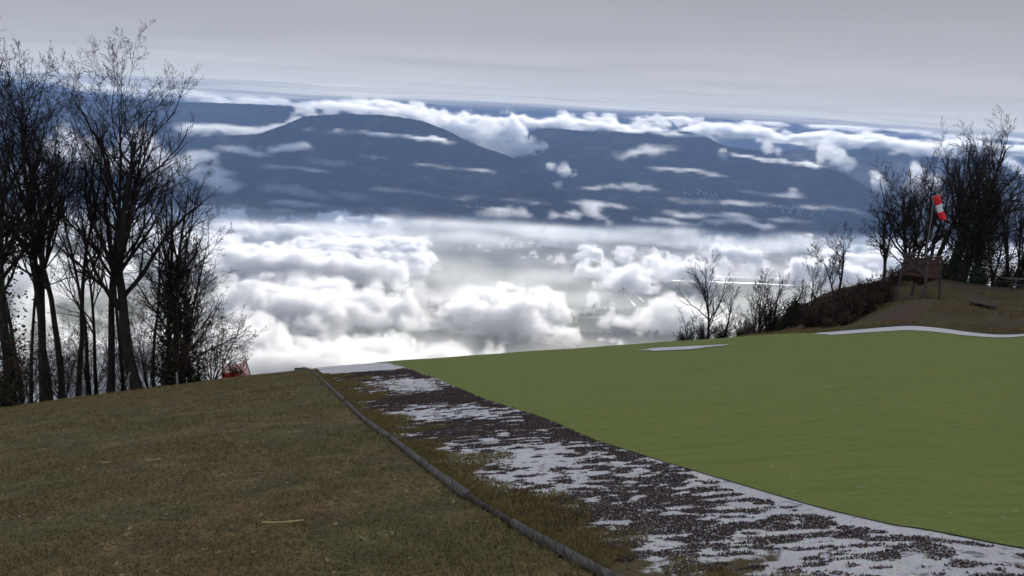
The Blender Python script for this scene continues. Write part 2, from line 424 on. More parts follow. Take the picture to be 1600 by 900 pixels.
y = 3.0 + 26 * rng.random(n) ** 1.4; x = xlog(y) - .1 - rng.random(n) * (y * .75 + 1.0); z_ = hb(x, y) + .012
a = rng.uniform(0, 6.28, n); s_ = rng.uniform(.012, .03, n); ca, sa = np.cos(a) * s_, np.sin(a) * s_; tl = rng.uniform(-.012, .012, n)
V = np.stack([np.stack([x - ca, y - sa, z_ + tl], 1), np.stack([x + sa * .5, y - ca * .5, z_], 1), np.stack([x + ca, y + sa, z_ - tl + .006], 1), np.stack([x - sa * .5, y + ca * .5, z_ + .004], 1)], 1).reshape(-1, 3)
tag(mesh('fallen_leaves', V, np.arange(4 * n).reshape(-1, 4), m_leaf('pale_dead_leaf', (.1, .06, .035), (.32, .24, .14))), kind='stuff')
# a few pale twigs lying on the lawn
for px, dx, dy, lab in (((440, 822), .32, .1, 'curved pale yellow straw lying on the lawn left of the logs'), ((240, 722), .2, .02, 'small pale twig lying in the middle of the lawn'), ((166, 726), .09, .02, 'tiny pale chip lying on the left part of the lawn')):
    c = hit(*px); P = [(c[0] + dx * t, c[1] + dy * t * t, float(hb(c[0] + dx * t, c[1] + dy * t * t)) + .03) for t in np.linspace(-.5, .5, 7)]
    v, f = capped(P, .006, 6); tag(mesh('twig', v, f, M_NET if False else m_plain('straw', (.4, .32, .14))), lab, 'twig')

# ------------------------------------------------------------------ trees
def grow(S, D, Ln, K, wig, up):
    B = len(S); P = np.empty((B, K, 3)); P[:, 0] = S; D = D.copy(); st = (Ln / (K - 1))[:, None]
    for i in range(1, K):
        D = D + rng.normal(0, wig, (B, 3)); D[:, 2] += up
        D /= np.linalg.norm(D, axis=1, keepdims=True); P[:, i] = P[:, i - 1] + D * st
    return P
def kids(P, Rr, Ln, per, t0, ang, ratio, K, wig, up, rr, t1=1.0, shape=None):
    B, Kp, _ = P.shape; n = B * per
    pi = np.repeat(np.arange(B), per); t = t0 + (t1 - t0) * (np.tile(np.arange(per), B) + rng.random(n)) / per
    f = np.clip(t, 0, .999) * (Kp - 1); i = f.astype(int); w = (f - i)[:, None]
    S = P[pi, i] * (1 - w) + P[pi, i + 1] * w; T = P[pi, i + 1] - P[pi, i]; T /= np.linalg.norm(T, axis=1, keepdims=True)
    r0 = Rr[pi, i] * (1 - w[:, 0]) + Rr[pi, i + 1] * w[:, 0]
    q = rng.normal(size=(n, 3)); q -= (q * T).sum(1, keepdims=True) * T; q /= np.linalg.norm(q, axis=1, keepdims=True)
    a = rng.uniform(ang[0], ang[1], n)[:, None]; D = T * np.cos(a) + q * np.sin(a)
    L = Ln[pi] * ratio * (1 - .55 * t if shape is None else shape(t)) * rng.uniform(.65, 1.25, n)
    C = grow(S, D, L, K, wig, up)
    rb = np.minimum(r0 * rr, L * .022)
    R2 = rb[:, None] * np.linspace(1, .3, K)[None]
    return C, R2, L
def fn_left(b): return b[0] < 0
def tree(name, base, H, rad, lab, cat='tree', group=None, stems=1, lean=(0, 0), spread=1.0, crown0=.3, up=.07, n1=17, n2=8, n3=6, n4=4,
         ivy=0, dead=0, bark=None, twig=None, splay=.0, tw=.0085, path=None, ang1=(.45, .95), r1=.5, shape=None):
    root = empty(name, base); tag(root, lab, cat, group)
    S = np.zeros((stems, 3)); S[:, :2] = rng.normal(0, rad * .9, (stems, 2)) * (stems > 1); S[:, 2] = -.25
    D = np.stack([lean[0] + rng.normal(0, splay, stems), lean[1] + rng.normal(0, splay, stems), np.ones(stems)], 1)
    D /= np.linalg.norm(D, axis=1, keepdims=True)
    Ln = H * rng.uniform(.8, 1.02, stems); Ln[0] = H * 1.0
    P0 = grow(S, D, Ln, 14, .045, .012)
    if path is not None:
        t = np.linspace(0, 1, 14); q = np.asarray(path, float); P0[0, :, 0] = np.interp(t, q[:, 2], q[:, 0]); P0[0, :, 1] = np.interp(t, q[:, 2], q[:, 1]); P0[0, :, 2] = -.25 + t * H
        P0[0, 1:-1, :2] += rng.normal(0, .04, (12, 2))
    tt = np.linspace(0, 1, 14)
    prof = (1 - tt) ** .85 * .93 + .05; prof[0] *= 1.25
    rad = rad * (.84 if fn_left(base) else 1.0); R0 = rad * (Ln / H)[:, None] * (np.where(np.arange(stems) == 0, 1, .8))[:, None] * prof[None]
    parts = [tubes(P0, R0, 8)]
    v, q = merge(parts); mesh('trunk', v, q, bark or M_BARK, root, smooth=True)
    P1, R1, L1 = kids(P0, R0, Ln, n1, crown0, ang1, r1 * spread, 9, .11, up, .62, shape=shape)
    P2, R2, L2 = kids(P1, R1, L1, n2, .15, (.4, .95), .48, 7, .13, up * .8, .62)
    P3, R3, L3 = kids(P2, R2, L2, n3, .12, (.4, 1.0), .46, 5, .15, up * .8, .62)
    P4, R4, L4 = kids(P3, R3, L3, n4, .1, (.35, 1.0), .55, 4, .15, .05, .62)
    for r_ in (R2, R3, R4): np.maximum(r_, tw * .5, out=r_)
    np.maximum(R3, tw * .62, out=R3)
    v, q = merge([tubes(P1, R1, 5), tubes(P2, R2, 4), tubes(P3, R3, 3), tubes(P4, R4, 3)])
    mesh('crown', v, q, twig or M_TWIG, root)
    def leaves(nm, C, sz, m):
        n = len(C); a = rng.normal(size=(n, 3)); a /= np.linalg.norm(a, axis=1, keepdims=True); b = rng.normal(size=(n, 3)); b -= (b * a).sum(1, keepdims=True) * a; b /= np.linalg.norm(b, axis=1, keepdims=True)
        s = rng.uniform(.6, 1.3, (n, 1)) * sz
        V = np.stack([C - a * s, C - b * s * .7, C + a * s, C + b * s * .7], 1).reshape(-1, 3)
        mesh(nm, V, np.arange(4 * n).reshape(-1, 4), m, root)
    if ivy:
        k = rng.integers(0, stems, ivy); t = rng.random(ivy) ** 1.2 * .62; f = t * 13; i = f.astype(int); w = (f - i)[:, None]
        C = P0[k, i] * (1 - w) + P0[k, i + 1] * w + rng.normal(0, 1, (ivy, 3)) * (rad * (1.9 - 1.6 * t)[:, None] + .1)
        leaves('ivy', C, .07, M_IVY)
    if dead:
        k = rng.integers(0, len(P3), dead); C = P3[k, -1] + rng.normal(0, .06, (dead, 3)); leaves('dead_leaves', C, .035, M_DEAD)
    return root
def gz(x, y, fn): return float(fn(x, y))
def ptree(px, py, Y, toppy, fn=hb, **k):
    """tree whose trunk stands where photo column px meets the ground at forward distance Y; its top reaches photo row toppy"""
    p = at(px, py, Y); z = gz(p[0], p[1], fn); H = (at(px, toppy, Y)[2] - z) * k.pop('hk', .93)
    name = k.pop('name', 'bare_tree')
    return tree(name, (p[0], p[1], z), H, **k)
GL = 'bare trees along the left edge of the lawn'
bc = dict(group=GL)
# left grove (photo column, row, distance, top row)
ptree(-40, 640, 30, 60, hk=.87, rad=.24, lab='bare tree half out of the picture at the very left edge', crown0=.35, **bc)
ptree(18, 634, 30, 115, hk=.87, rad=.27, lab='thick bare trunk nearest the left edge of the picture', ivy=1200, crown0=.33, **bc)
ptree(48, 626, 33, 95, hk=.87, rad=.1, lab='thin bare tree right behind the thick leftmost trunk', crown0=.4, **bc)
ptree(68, 622, 33, 46, hk=.89, rad=.2, lab='tallest bare tree of the grove, its top highest of all', crown0=.4, spread=.85, up=.1, **bc)
ptree(92, 622, 33, 75, hk=.87, rad=.22, stems=2, splay=.03, lab='bare tree with a double trunk left of the middle of the grove', crown0=.4, spread=.85, up=.1, **bc)
ptree(122, 615, 34, 70, hk=.87, rad=.15, lab='slim straight bare tree in the middle of the grove', lean=(.05, 0), crown0=.4, spread=.8, up=.1, **bc)
ptree(172, 606, 34, 90, rad=.21, lab='bare tree leaning right, left neighbour of the thick trunk by the white post', lean=(.03, 0), crown0=.36, spread=.9, **bc)
ptree(214, 606, 33, 150, rad=.32, lab='broad bare tree with the thickest trunk and a round fan crown', path=[(0, 0, 0), (-.35, 0, .2), (-.6, 0, .42), (-.35, 0, .7), (.2, 0, 1)],
      crown0=.3, spread=1.15, n1=26, n2=8, up=.085, ang1=(.5, 1.05), **bc)
for px_, Y_, tp_, r_, l_ in ((-15, 36, 110, .16, 'bare tree in the back row at the very left edge'), (32, 38, 130, .14, 'bare tree in the back row behind the thick leftmost trunk'), (80, 39, 120, .13, 'slim tree in the back row behind the tallest tree'),
                          (140, 39, 150, .13, 'slim bare tree in the back row right of the slim straight tree'), (192, 38, 190, .12, 'slim bare tree in the back row between the two thick right-hand trunks'), (240, 38, 260, .11, 'slim bare tree in the back row right of the thickest trunk')):
    ptree(px_, 606, Y_, tp_, rad=r_, crown0=.42, spread=.7, n1=11, lab=l_, **bc)
ptree(150, 606, 38, 250, rad=.12, lab='low crooked bare tree between the two right-hand thick trunks', crown0=.3, spread=1.0, **bc)
ptree(262, 594, 34, 250, rad=.2, stems=2, splay=.1, lab='ivy-clad bare tree right of the thickest trunk', crown0=.22, spread=1.0, ivy=2600, up=.06, n1=16, **bc)
ptree(288, 588, 35, 330, rad=.12, stems=5, splay=.1, lab='many-stemmed bare tree with brown leaves at the right end of the grove', crown0=.12, spread=1.0, dead=1200, ivy=700, twig=M_TWIGR, n1=14, **bc)
GS = 'bushes under the left trees'
def shrub(px, Y, tp, lab, fn=hb, dead=300, stems=14, splay=.38, grp=GS, **k):
    k.setdefault('ivy', 0); k.setdefault('hk', 1.0)
    ptree(px, 600, Y, tp, fn=fn, name='bush', rad=.035, stems=stems, splay=splay, crown0=.08, spread=.9, n1=8, n2=5, n3=4, n4=2, dead=dead, twig=k.pop('twig', M_TWIGR), lab=lab, cat='bush', group=grp, **k)
shrub(330, 35, 470, 'spreading bare bush at the right end of the grove, left of the red net', dead=900)
shrub(305, 34, 520, 'low dense bush under the many-stemmed tree', dead=500, ivy=300)
shrub(268, 35, 520, 'dense bush at the foot of the ivy-clad tree', dead=400, ivy=1200)
shrub(372, 36, 552, 'tiny bare bush directly behind the red net', stems=8, dead=100)
shrub(232, 37, 460, 'bush behind the thickest trunk of the grove', dead=300)
shrub(195, 38, 480, 'bush between the two thick right-hand trunks', dead=300)
shrub(140, 38, 490, 'bush between the slim straight tree and the leaning tree', dead=200)
shrub(100, 37, 500, 'bush behind the double trunk', dead=200)
shrub(40, 35, 500, 'bush behind the thin tree near the left edge', dead=300)
shrub(0, 30, 520, 'dark brown bush cut by the left edge of the picture', dead=1800, ivy=1200)

# right cluster
GRT = 'bare trees on and behind the mound'
rc = dict(group=GRT, fn=hm)
ptree(1484, 455, 52, 215, rad=.42, stems=4, splay=.22, crown0=.24, spread=1.4, n1=15, ivy=6000, up=.075, ang1=(.5, 1.15), hk=.86, lab='largest bare tree of the mound, its trunks wrapped in dark ivy, behind the windsock', **rc)
ptree(1530, 450, 56, 192, rad=.24, stems=2, splay=.1, crown0=.32, spread=.95, n1=13, up=.09, lab='tall bare tree right behind the ivy-clad one, top highest on this side', **rc)
ptree(1446, 455, 55, 195, rad=.2, stems=3, splay=.13, crown0=.3, spread=1.05, n1=12, up=.085, lab='fine-twigged bare tree directly behind the windsock pole', **rc)
ptree(1412, 462, 50, 262, rad=.15, stems=4, splay=.2, crown0=.22, spread=1.4, ivy=900, lab='low spreading bare tree just left of the windsock, behind the wooden platform', **rc)
ptree(1378, 470, 50, 308, rad=.12, stems=2, splay=.12, lean=(-.1, 0), crown0=.3, spread=.95, lab='bare tree leaning left, left of the wooden platform', **rc)
ptree(1306, 490, 50, 352, rad=.13, stems=2, splay=.16, crown0=.4, spread=1.05, n1=12, lab='round-crowned small bare tree rising out of the brown thicket', **rc)
for px, Y, tp, r, lab in ((1556, 54, 300, .13, 'slender bare tree right of the ivy-clad trunks, left of the picnic table'), (1574, 56, 250, .16, 'bare tree straight behind the left bench of the picnic table'),
                          (1592, 55, 280, .14, 'bare tree behind the top of the picnic table'), (1625, 54, 230, .2, 'bare tree mostly outside the right edge of the picture'), (1520, 54, 330, .1, 'thin bare tree in the gap right of the ivy-clad trunks')):
    ptree(px, 450, Y, tp, rad=r, stems=2, splay=.08, crown0=.25, spread=.9, ivy=500, lab=lab, **rc)
GRS = 'small trees and bushes beyond the turf edge'
r2 = dict(group=GRS, hk=1.12)
ptree(1106, 545, 58, 432, rad=.12, crown0=.22, spread=1.5, n1=18, n2=7, n3=5, lab='leftmost bare young tree standing beyond the turf edge', **r2)
ptree(1076, 545, 58, 488, rad=.06, stems=4, splay=.3, crown0=.15, n1=9, n2=5, n3=4, lab='small bare bushy tree left of the leftmost young tree', **r2)
ptree(1128, 540, 59, 452, rad=.07, stems=2, splay=.2, lean=(.1, 0), crown0=.25, n1=10, n2=6, n3=4, lab='thin forked bare tree just right of the leftmost young tree', **r2)
ptree(1180, 535, 57, 436, rad=.09, stems=4, splay=.2, crown0=.15, n1=10, n2=6, n3=5, lab='multi-stemmed bare tree in the middle beyond the turf edge', **r2)
ptree(1204, 530, 57, 440, rad=.1, stems=3, splay=.14, crown0=.15, n1=10, n2=6, n3=5, ivy=700, lab='bare tree left of the ivy column beyond the turf edge', **r2)
ptree(1228, 528, 56, 440, rad=.14, stems=1, crown0=.15, spread=.5, n1=16, ivy=6000, lab='narrow column-shaped tree covered in dark ivy beyond the turf edge', **r2)
ptree(1262, 520, 56, 415, rad=.08, stems=4, splay=.2, crown0=.12, n1=10, n2=6, n3=5, lab='bare tree between the ivy column and the round-crowned tree', **r2)
TH = 'brown bush in the thicket, '
for px, Y, tp, lab in ((1062, 58.5, 512, 'smallest low bush at the left end of the row beyond the turf'), (1092, 58, 500, 'low bush under the leftmost young tree'), (1120, 58.5, 496, 'low bush just right of the leftmost young tree'), (1168, 57.5, 488, 'bush at the foot of the multi-stemmed tree beyond the turf'), (1195, 57, 482, 'bush left of the ivy column, touching it'), (1238, 54, 470, 'upright bush right behind the ivy column')):
    shrub(px, Y, tp, lab, dead=150, stems=22, splay=.3, grp=GRS)
for i, (px, Y, tp, lab) in enumerate(((1150, 59, 492, 'low bare bush between the two young trees beyond the turf'), (1215, 57, 492, 'bush at the foot of the ivy column'), (1245, 55, 478, 'bush just right of the ivy column'),
                      (1256, 46, 478, TH + 'leftmost of all'), (1276, 44, 462, TH + 'second from the left end'), (1294, 42, 470, TH + 'in front of the round-crowned tree'),
                      (1300, 47, 440, TH + 'behind the trunk of the round-crowned tree'), (1316, 42, 458, TH + 'right of the round-crowned tree, front row'), (1326, 46, 436, TH + 'right of the round-crowned tree, back row'),
                      (1338, 43, 448, TH + 'front row, halfway to the leaning tree'), (1350, 46, 424, TH + 'back row, left of the leaning tree'), (1362, 44.5, 436, TH + 'front row, below the leaning tree'),
                      (1376, 48, 414, TH + 'right under the crown of the leaning tree'), (1392, 50, 410, 'dark bush behind the left leg of the wooden platform'), (1284, 39.5, 492, TH + 'low one next to the turf edge'), (1310, 40, 482, TH + 'low one on the grass slope'),
                      (1415, 53, 400, 'dark bush behind the box of the wooden platform'), (1436, 54, 405, 'dark bush behind the middle legs of the wooden platform'),
                      (1458, 55, 400, 'dark bush at the foot of the ivy-clad trunks'), (1506, 56, 400, 'bush behind the trunk right of the ivy tree'), (1545, 57, 405, 'bush behind the slender tree on the mound top'), (1585, 57, 400, 'bush behind the picnic table'))):
    shrub(px, Y, tp, lab, fn=hm if px > 1250 else hb, dead=900 if i > 2 else 150, stems=34 if px > 1250 else 20, splay=.3, grp=GRS, ivy=2200 if px > 1380 else 250)

# ------------------------------------------------------------------ wooden platform tower with windsock
TY = 43.5
c0 = at(1433, 470, TY); gzc = gz(c0[0], c0[1], hm)
tower = empty('wooden_platform', (c0[0], c0[1], gzc)); tag(tower, 'brown wooden box platform on four log legs standing on the mound', 'platform')
def L(p): return np.asarray(p, float) - np.array([c0[0], c0[1], gzc])
fw = at(1433, 430, TY)[2] - gzc; tz = at(1433, 399, TY)[2] - gzc
th = R(33); e1 = np.array([math.cos(th), math.sin(th), 0]); e2 = np.array([-math.sin(th), math.cos(th), 0])
s = 1.3 / 1.0
# corners: near (towards the camera), left, back, right
def cor(i, j, z, k=1.0): return e1 * i * s * .5 * k + e2 * j * s * .5 * k + np.array([0, 0, z])
near, right, back, left = (-1, -1), (1, -1), (1, 1), (-1, 1)
for q in (near, right, back, left):
    foot = cor(*q, 0, 1.22); gf = gz(foot[0] + c0[0], foot[1] + c0[1], hm) - gzc; foot[2] = gf - .1
    topz = tz + (.05 if q != near else .12)
    P = np.linspace(foot, cor(*q, topz), 8); v, f = capped(P, np.linspace(.075, .055, 8), 10); mesh('leg', v, f, M_WOODG, tower, smooth=False)
pl = []
for j in range(9): bar(pl, cor(-1, -1 + j * .25, fw, 1.02), cor(1, -1 + j * .25, fw, 1.02), .15, .04)
build('floor', pl, M_WOOD, tower)
def side(a, b):
    sd = []; A = lambda z: cor(*a, z, 1.05); Bq = lambda z: cor(*b, z, 1.05)
    n_ = 5; hh = (tz - fw) / n_
    for k in range(n_):
        z = fw + hh * (k + .5); bar(sd, A(z + rng.uniform(-.03, .03)), Bq(z + rng.uniform(-.03, .03)), .028, hh * (.88 if k < n_ - 1 else .3))
    return build('side_panel', sd, M_WOOD, tower)
for a, b in ((left, near), (near, right), (right, back), (back, left)): side(a, b)
xb = []; bar(xb, cor(-1, 1, fw + .12, 1.12), cor(-1, -1, tz - .12, 1.12), .04, .09); bar(xb, cor(-1, 1, tz - .12, 1.15), cor(-1, -1, fw + .12, 1.15), .04, .09)
build('cross_brace', xb, M_WOODG, tower)
rl = []
for a, b in ((left, near), (near, right), (right, back), (back, left)): bar(rl, cor(*a, tz + .03, 1.08), cor(*b, tz + .03, 1.08), .1, .05)
build('top_rail', rl, M_WOODG, tower)
kb = []
mid = cor(0, 0, fw - .55); 
for q in (near, right, back, left): bar(kb, cor(*q, fw - .03, .95), mid, .2, .05)
for a, b in ((left, near), (near, right), (right, back), (back, left)):
    n0 = sum(len(x[0]) for x in kb); kb.append(([cor(*a, fw - .03, .9), cor(*b, fw - .03, .9), mid + (cor(*b, 0) - mid * [1, 1, 0]) * .12, mid + (cor(*a, 0) - mid * [1, 1, 0]) * .12], [[n0, n0 + 1, n0 + 2, n0 + 3]]))
for p_ in kb[4:]:
    for i in (2, 3): p_[0][i] = np.array([p_[0][i][0], p_[0][i][1], fw - .5])
build('underside_boards', kb, M_WOOD, tower)
for kx, (pxx, pyy, lab) in enumerate((((1426), 482, 'small dark plank step in front of the platform legs'), ((1447), 476, 'dark wooden block by the right leg of the platform'))):
    p = at(pxx, pyy, TY - (.9 if kx == 0 else .2)); g = gz(p[0], p[1], hm); b_ = []
    bar(b_, (p[0] - .34, p[1], g + .04), (p[0] + .34, p[1] + .1, g + .06), .3, .1 if kx == 0 else .2)
    bar(b_, (p[0] - .2, p[1] - .05, g - .03), (p[0] - .2, p[1] + .2, g - .03), .08, .1); bar(b_, (p[0] + .2, p[1] - .05, g - .03), (p[0] + .2, p[1] + .2, g - .03), .08, .1)
    tag(build('wooden_step', b_, M_WOOD), lab, 'step')
# windsock
nb = cor(*near, fw); pb = nb + np.array([c0[0] + .07, c0[1] - .02, gzc]); pt = at(1459.5, 311, pb[1]); pb = at(1446, 402, pb[1])
ws = empty('windsock', pb); tag(ws, 'limp red and white windsock on a thin grey pole tied to the wooden platform', 'windsock')
lp = lambda p: np.asarray(p, float) - pb
v, f = capped(np.linspace(lp(pb), lp(pt), 6), np.linspace(.021, .015, 6), 8); mesh('pole', v, f, M_METAL, ws)
S0 = at(1461.5, 306, pb[1]); S1 = at(1474.5, 343.5, pb[1]); ax = S1 - S0; Ls = np.linalg.norm(ax); ax /= Ls
kk = 26; sd_ = np.cross(ax, (0, 1, 0)); sd_ /= np.linalg.norm(sd_); nn_ = np.cross(ax, sd_)
rr0 = .185
def sockring(t, i): 
    r = rr0 * (1 - .2 * t) * (1 + .07 * math.sin(9 * t)); a = 2 * math.pi * i / kk
    fl = .62 + .1 * math.sin(7 * t); w = 1 + .08 * math.sin(5 * a + 6 * t) + .05 * math.sin(9 * a - 11 * t)
    return S0 + ax * (Ls * t + .05 * math.cos(a) * (t > .95)) + (sd_ * math.cos(a) + nn_ * math.sin(a) * fl) * r * w + sd_ * .02 * math.sin(6 * t)
for t0_, t1_, m in ((0, .36, M_RED), (.36, .66, M_WHITE), (.66, 1, M_RED)):
    ts = np.linspace(t0_, t1_, 9); V = [sockring(t, i) - pb for t in ts for i in range(kk)]
    Fc = [[a * kk + i, a * kk + (i + 1) % kk, (a + 1) * kk + (i + 1) % kk, (a + 1) * kk + i] for a in range(8) for i in range(kk)]
    o = mesh('red_band' if m is M_RED else 'white_band', V, Fc, m, ws, smooth=True); sl_ = o.modifiers.new('cloth', 'SOLIDIFY'); sl_.thickness = .006
ring = [sockring(0, i) - pb for i in range(kk + 1)]; v, q = tubes(np.array(ring)[None], np.full((1, kk + 1), .012), 6); mesh('hoop', v, q, M_METAL, ws)
br = []; bar(br, lp(pt) - (0, 0, .02), sockring(0, 0) - pb, .025); bar(br, lp(pt) - (0, 0, .28), sockring(0, kk // 2) - pb, .02); bar(br, lp(pt) - (0, 0, .15), sockring(.05, kk // 2) - pb, .02); build('bracket', br, M_METAL, ws)

# ------------------------------------------------------------------ picnic table and low bench
p = at(1584, 463, 49.5); g = gz(p[0], p[1], hm); pt_ = empty('picnic_table', (p[0], p[1], g), R(8)); tag(pt_, 'grey wooden picnic table with attached benches at the right edge of the mound', 'picnic table')
b_ = []
for j in range(5): bar(b_, (-.95, -.3 + j * .15, .74), (.95, -.3 + j * .15, .74), .13, .04)
build('table_top', b_, M_WOODG, pt_)
for sgn in (-1, 1):
    b_ = []
    for j in (0, 1): bar(b_, (-.95, sgn * .72 + (j - .5) * .14, .45), (.95, sgn * .72 + (j - .5) * .14, .45), .13, .04)
    build('bench', b_, M_WOODG, pt_)
for sx in (-.65, .65):
    b_ = []
    bar(b_, (sx, -.62, -.02), (sx, -.18, .72), .05, .1); bar(b_, (sx, .62, -.02), (sx, .18, .72), .05, .1); bar(b_, (sx + .05, -.82, .4), (sx + .05, .82, .4), .04, .1); bar(b_, (sx + .05, -.34, .69), (sx + .05, .34, .69), .04, .08)
    build('leg_frame', b_, M_WOOD, pt_)
p = at(1536, 480, 40.5); g = gz(p[0], p[1], hm); lb = empty('low_bench', (p[0], p[1], g), R(-22)); tag(lb, 'low rough timber bench in the grass of the mound, right of the platform', 'bench')
b_ = []; bar(b_, (-.45, .18, .1), (.4, .18, .05), .06, .3); build('back_board', b_, M_WOOD, lb); b_ = []
for j in range(3): bar(b_, (-.65, -.18 + j * .18, .33), (.58, -.18 + j * .18, .21), .17, .07)
build('seat', b_, M_WOODG, lb)
for sx in (-.5, .42):
    b_ = []; bar(b_, (sx, -.22, .1), (sx, .22, .06), .2, .36 if sx < 0 else .26); build('leg', b_, M_WOOD, lb)

# ------------------------------------------------------------------ fence posts on the left, red net
for px, py, tp_, Y, r, lab in ((57, 630, 588, 29, .028, 'thin pale fence post in front of the leftmost trunks'), (201, 611, 583, 29, .035, 'pale fence post with a bent top in front of the thickest trunk'), (277, 598, 590 - 8, 30.5, .045, 'short grey fence post in front of the ivy-clad tree'),
                           (317, 591, 583, 31.5, .035, 'tiny grey fence post between the bushes and the red net'), (187, 612, 600, 30, .02, 'very short pale stake left of the bent fence post')):
    a = at(px, py, Y); g = gz(a[0], a[1], hb); topz = at(px, tp_, Y)[2]; hgt = max(topz - g, .3)
    P = np.array([(0.01 * math.sin(5 * t), 0, -.15 + (hgt + .15) * t) for t in np.linspace(0, 1, 7)])
    if 'bent' in lab: P[-1] += (.09, 0, .03)
    v, f = capped(P, np.linspace(r, r * .85, 7), 8); o = mesh('fence_post', v, f, M_POST); o.location = (a[0], a[1], g); tag(o, lab, 'fence post', 'posts along the left lawn edge')
Yn = 36.0
a = at(346, 580, Yn); b = at(392, 578, Yn); net = empty('safety_net', (a[0], a[1], gz(a[0], a[1], hb))); tag(net, 'sagging orange-red safety net on dark stakes at the far edge of the lawn', 'safety net')
base = np.array(net.location); zt = [at(347, 560, Yn)[2], at(382, 556, Yn)[2]]
for px, ptx, tp_ in ((347, 347, 560), (360, 359, 562), (392, 382, 556)):
    q0 = at(px, 578, Yn); q0[2] = gz(q0[0], Yn, hb) - .1; q1 = at(ptx, tp_, Yn); P = np.linspace(q0 - base, q1 - base, 4); v, f = capped(P, .02, 6); mesh('stake', v, f, M_BARK, net)
nu_, nv_ = 40, 14; lines = []
def np_(u, v_):
    q0 = at(347 + 44 * u, 579, Yn); q0[2] = gz(q0[0], Yn, hb); q1 = at(347 + 36 * u, 563 + 9 * math.sin(math.pi * u) ** .7 * (1 - .5 * u), Yn)
    p = q0 * (1 - v_) + q1 * v_; p[1] += .09 * math.sin(u * 19 + v_ * 4); return p - base
for i in range(nu_): lines.append([np_(i / (nu_ - 1), t) for t in np.linspace(0, 1, 10)])
for j in range(nv_): lines.append([np_(t, (j / (nv_ - 1)) ** 1.3) for t in np.linspace(0, 1, 10)])
v, q = tubes(np.array(lines), np.full((len(lines), 10), .0085), 4); mesh('netting', v, q, M_NET, net)
V = []; 
for i in range(20):
    for j in range(5): p = np_(i / 19 * .62, .02 + j * .09); p[1] -= .06 + .05 * math.sin(i * 1.7); V.append(p)
o = mesh('fallen_fold', V, [[i * 5 + j, i * 5 + 5 + j, i * 5 + 6 + j, i * 5 + 1 + j] for i in range(19) for j in range(4)], M_NET, net)
# dark stones by the far log end
for px, py, sx_, lab in ((465, 577, .2, 'dark flat stone at the far corner of the lawn'), (474, 577.5, .24, 'second dark stone at the far corner, touching the end of the logs')):
    a = hit(px, py); ii = []
    V = []; 
    for i in range(5):
        for j in range(10):
            ph = math.pi * i / 4 * .98 + .01; th_ = 2 * math.pi * j / 10; k_ = 1 + rng.uniform(-.12, .12)
            V.append((sx_ * k_ * math.sin(ph) * math.cos(th_), sx_ * .8 * k_ * math.sin(ph) * math.sin(th_), .045 + .075 * math.cos(ph) * k_))
    o = mesh('stone', V, [[i * 10 + j, i * 10 + (j + 1) % 10, (i + 1) * 10 + (j + 1) % 10, (i + 1) * 10 + j] for i in range(4) for j in range(10)] + [list(range(10)), list(range(40, 50))[::-1]], M_STONE)
    o.location = (a[0], a[1], a[2]); tag(o, lab, 'stone', 'stones at the far corner of the lawn')

# ------------------------------------------------------------------ valley floor
def m_valley():
    t = NT('valley_fields'); c = t.co((1, 1, 0), (0, 0, R(12)))
    mp = t.n('ShaderNodeMapping', None, Vector=c, Scale=(1 / 420, 1 / 190, 1))
    v = t.n('ShaderNodeTexVoronoi', {'distance': 'CHEBYCHEV'}, Vector=mp.outputs[0], Scale=1.0, Randomness=.8)
    hue = t.n('ShaderNodeSeparateXYZ', None, Vector=v.outputs['Color'])
    col = t.ramp(hue.outputs[0], [(0, (.05, .06, .03)), (.35, (.07, .11, .04)), (.6, (.12, .12, .08)), (1, (.09, .08, .06))])
    w = t.noise(t.n('ShaderNodeMapping', None, Vector=c, Scale=(.0012, .0012, 1)).outputs[0], 1, 6, .6)
    col = t.mix(t.ramp(w, [(.52, 0.), (.56, 1.)]), col, (.022, .028, .02))
    return t.bsdf(col, .95)
vg = axis(-26000, 26000, 60, 3); vy = 300 + 24000 * np.linspace(0, 1, 60) ** 1.6
X, Y = np.meshgrid(vg, vy)
tag(mesh('valley_floor', np.stack([X, Y, np.full_like(X, -650.)], -1).reshape(-1, 3), grid_faces(60, 60), m_valley()), kind='structure')
def m_wet(name, rough):
    t = NT(name); n = t.noise(t.co((.02, .02, .02)), 1, 3)
    return t.bsdf(t.mix(n, (.1, .105, .11), (.16, .165, .17)), rough, spec=.9)
M_RIV = m_wet('river_water', .45); M_ROAD = m_wet('wet_asphalt', .5)
def strip(name, pts, w, m, zo):
    P = []
    for px, py in pts:
        d = ray(px, py); s = (-650 - EYE) / d[2]; P.append((d[0] * s, d[1] * s))
    P = resample(P, 40); T = np.gradient(P, axis=0); T /= np.linalg.norm(T, axis=1, keepdims=True); N = np.stack([-T[:, 1], T[:, 0]], 1) * w / 2
    V = np.concatenate([np.c_[P - N, np.full(40, -650 + zo)], np.c_[P + N, np.full(40, -650 + zo)]]); q = np.array([[i, i + 1, 41 + i, 40 + i] for i in range(39)])
    return tag(mesh(name, V, q, m), kind='structure')
strip('river', [(1010, 437), (1100, 440), (1180, 443), (1290, 449), (1420, 455)], 20, M_RIV, 1.0)
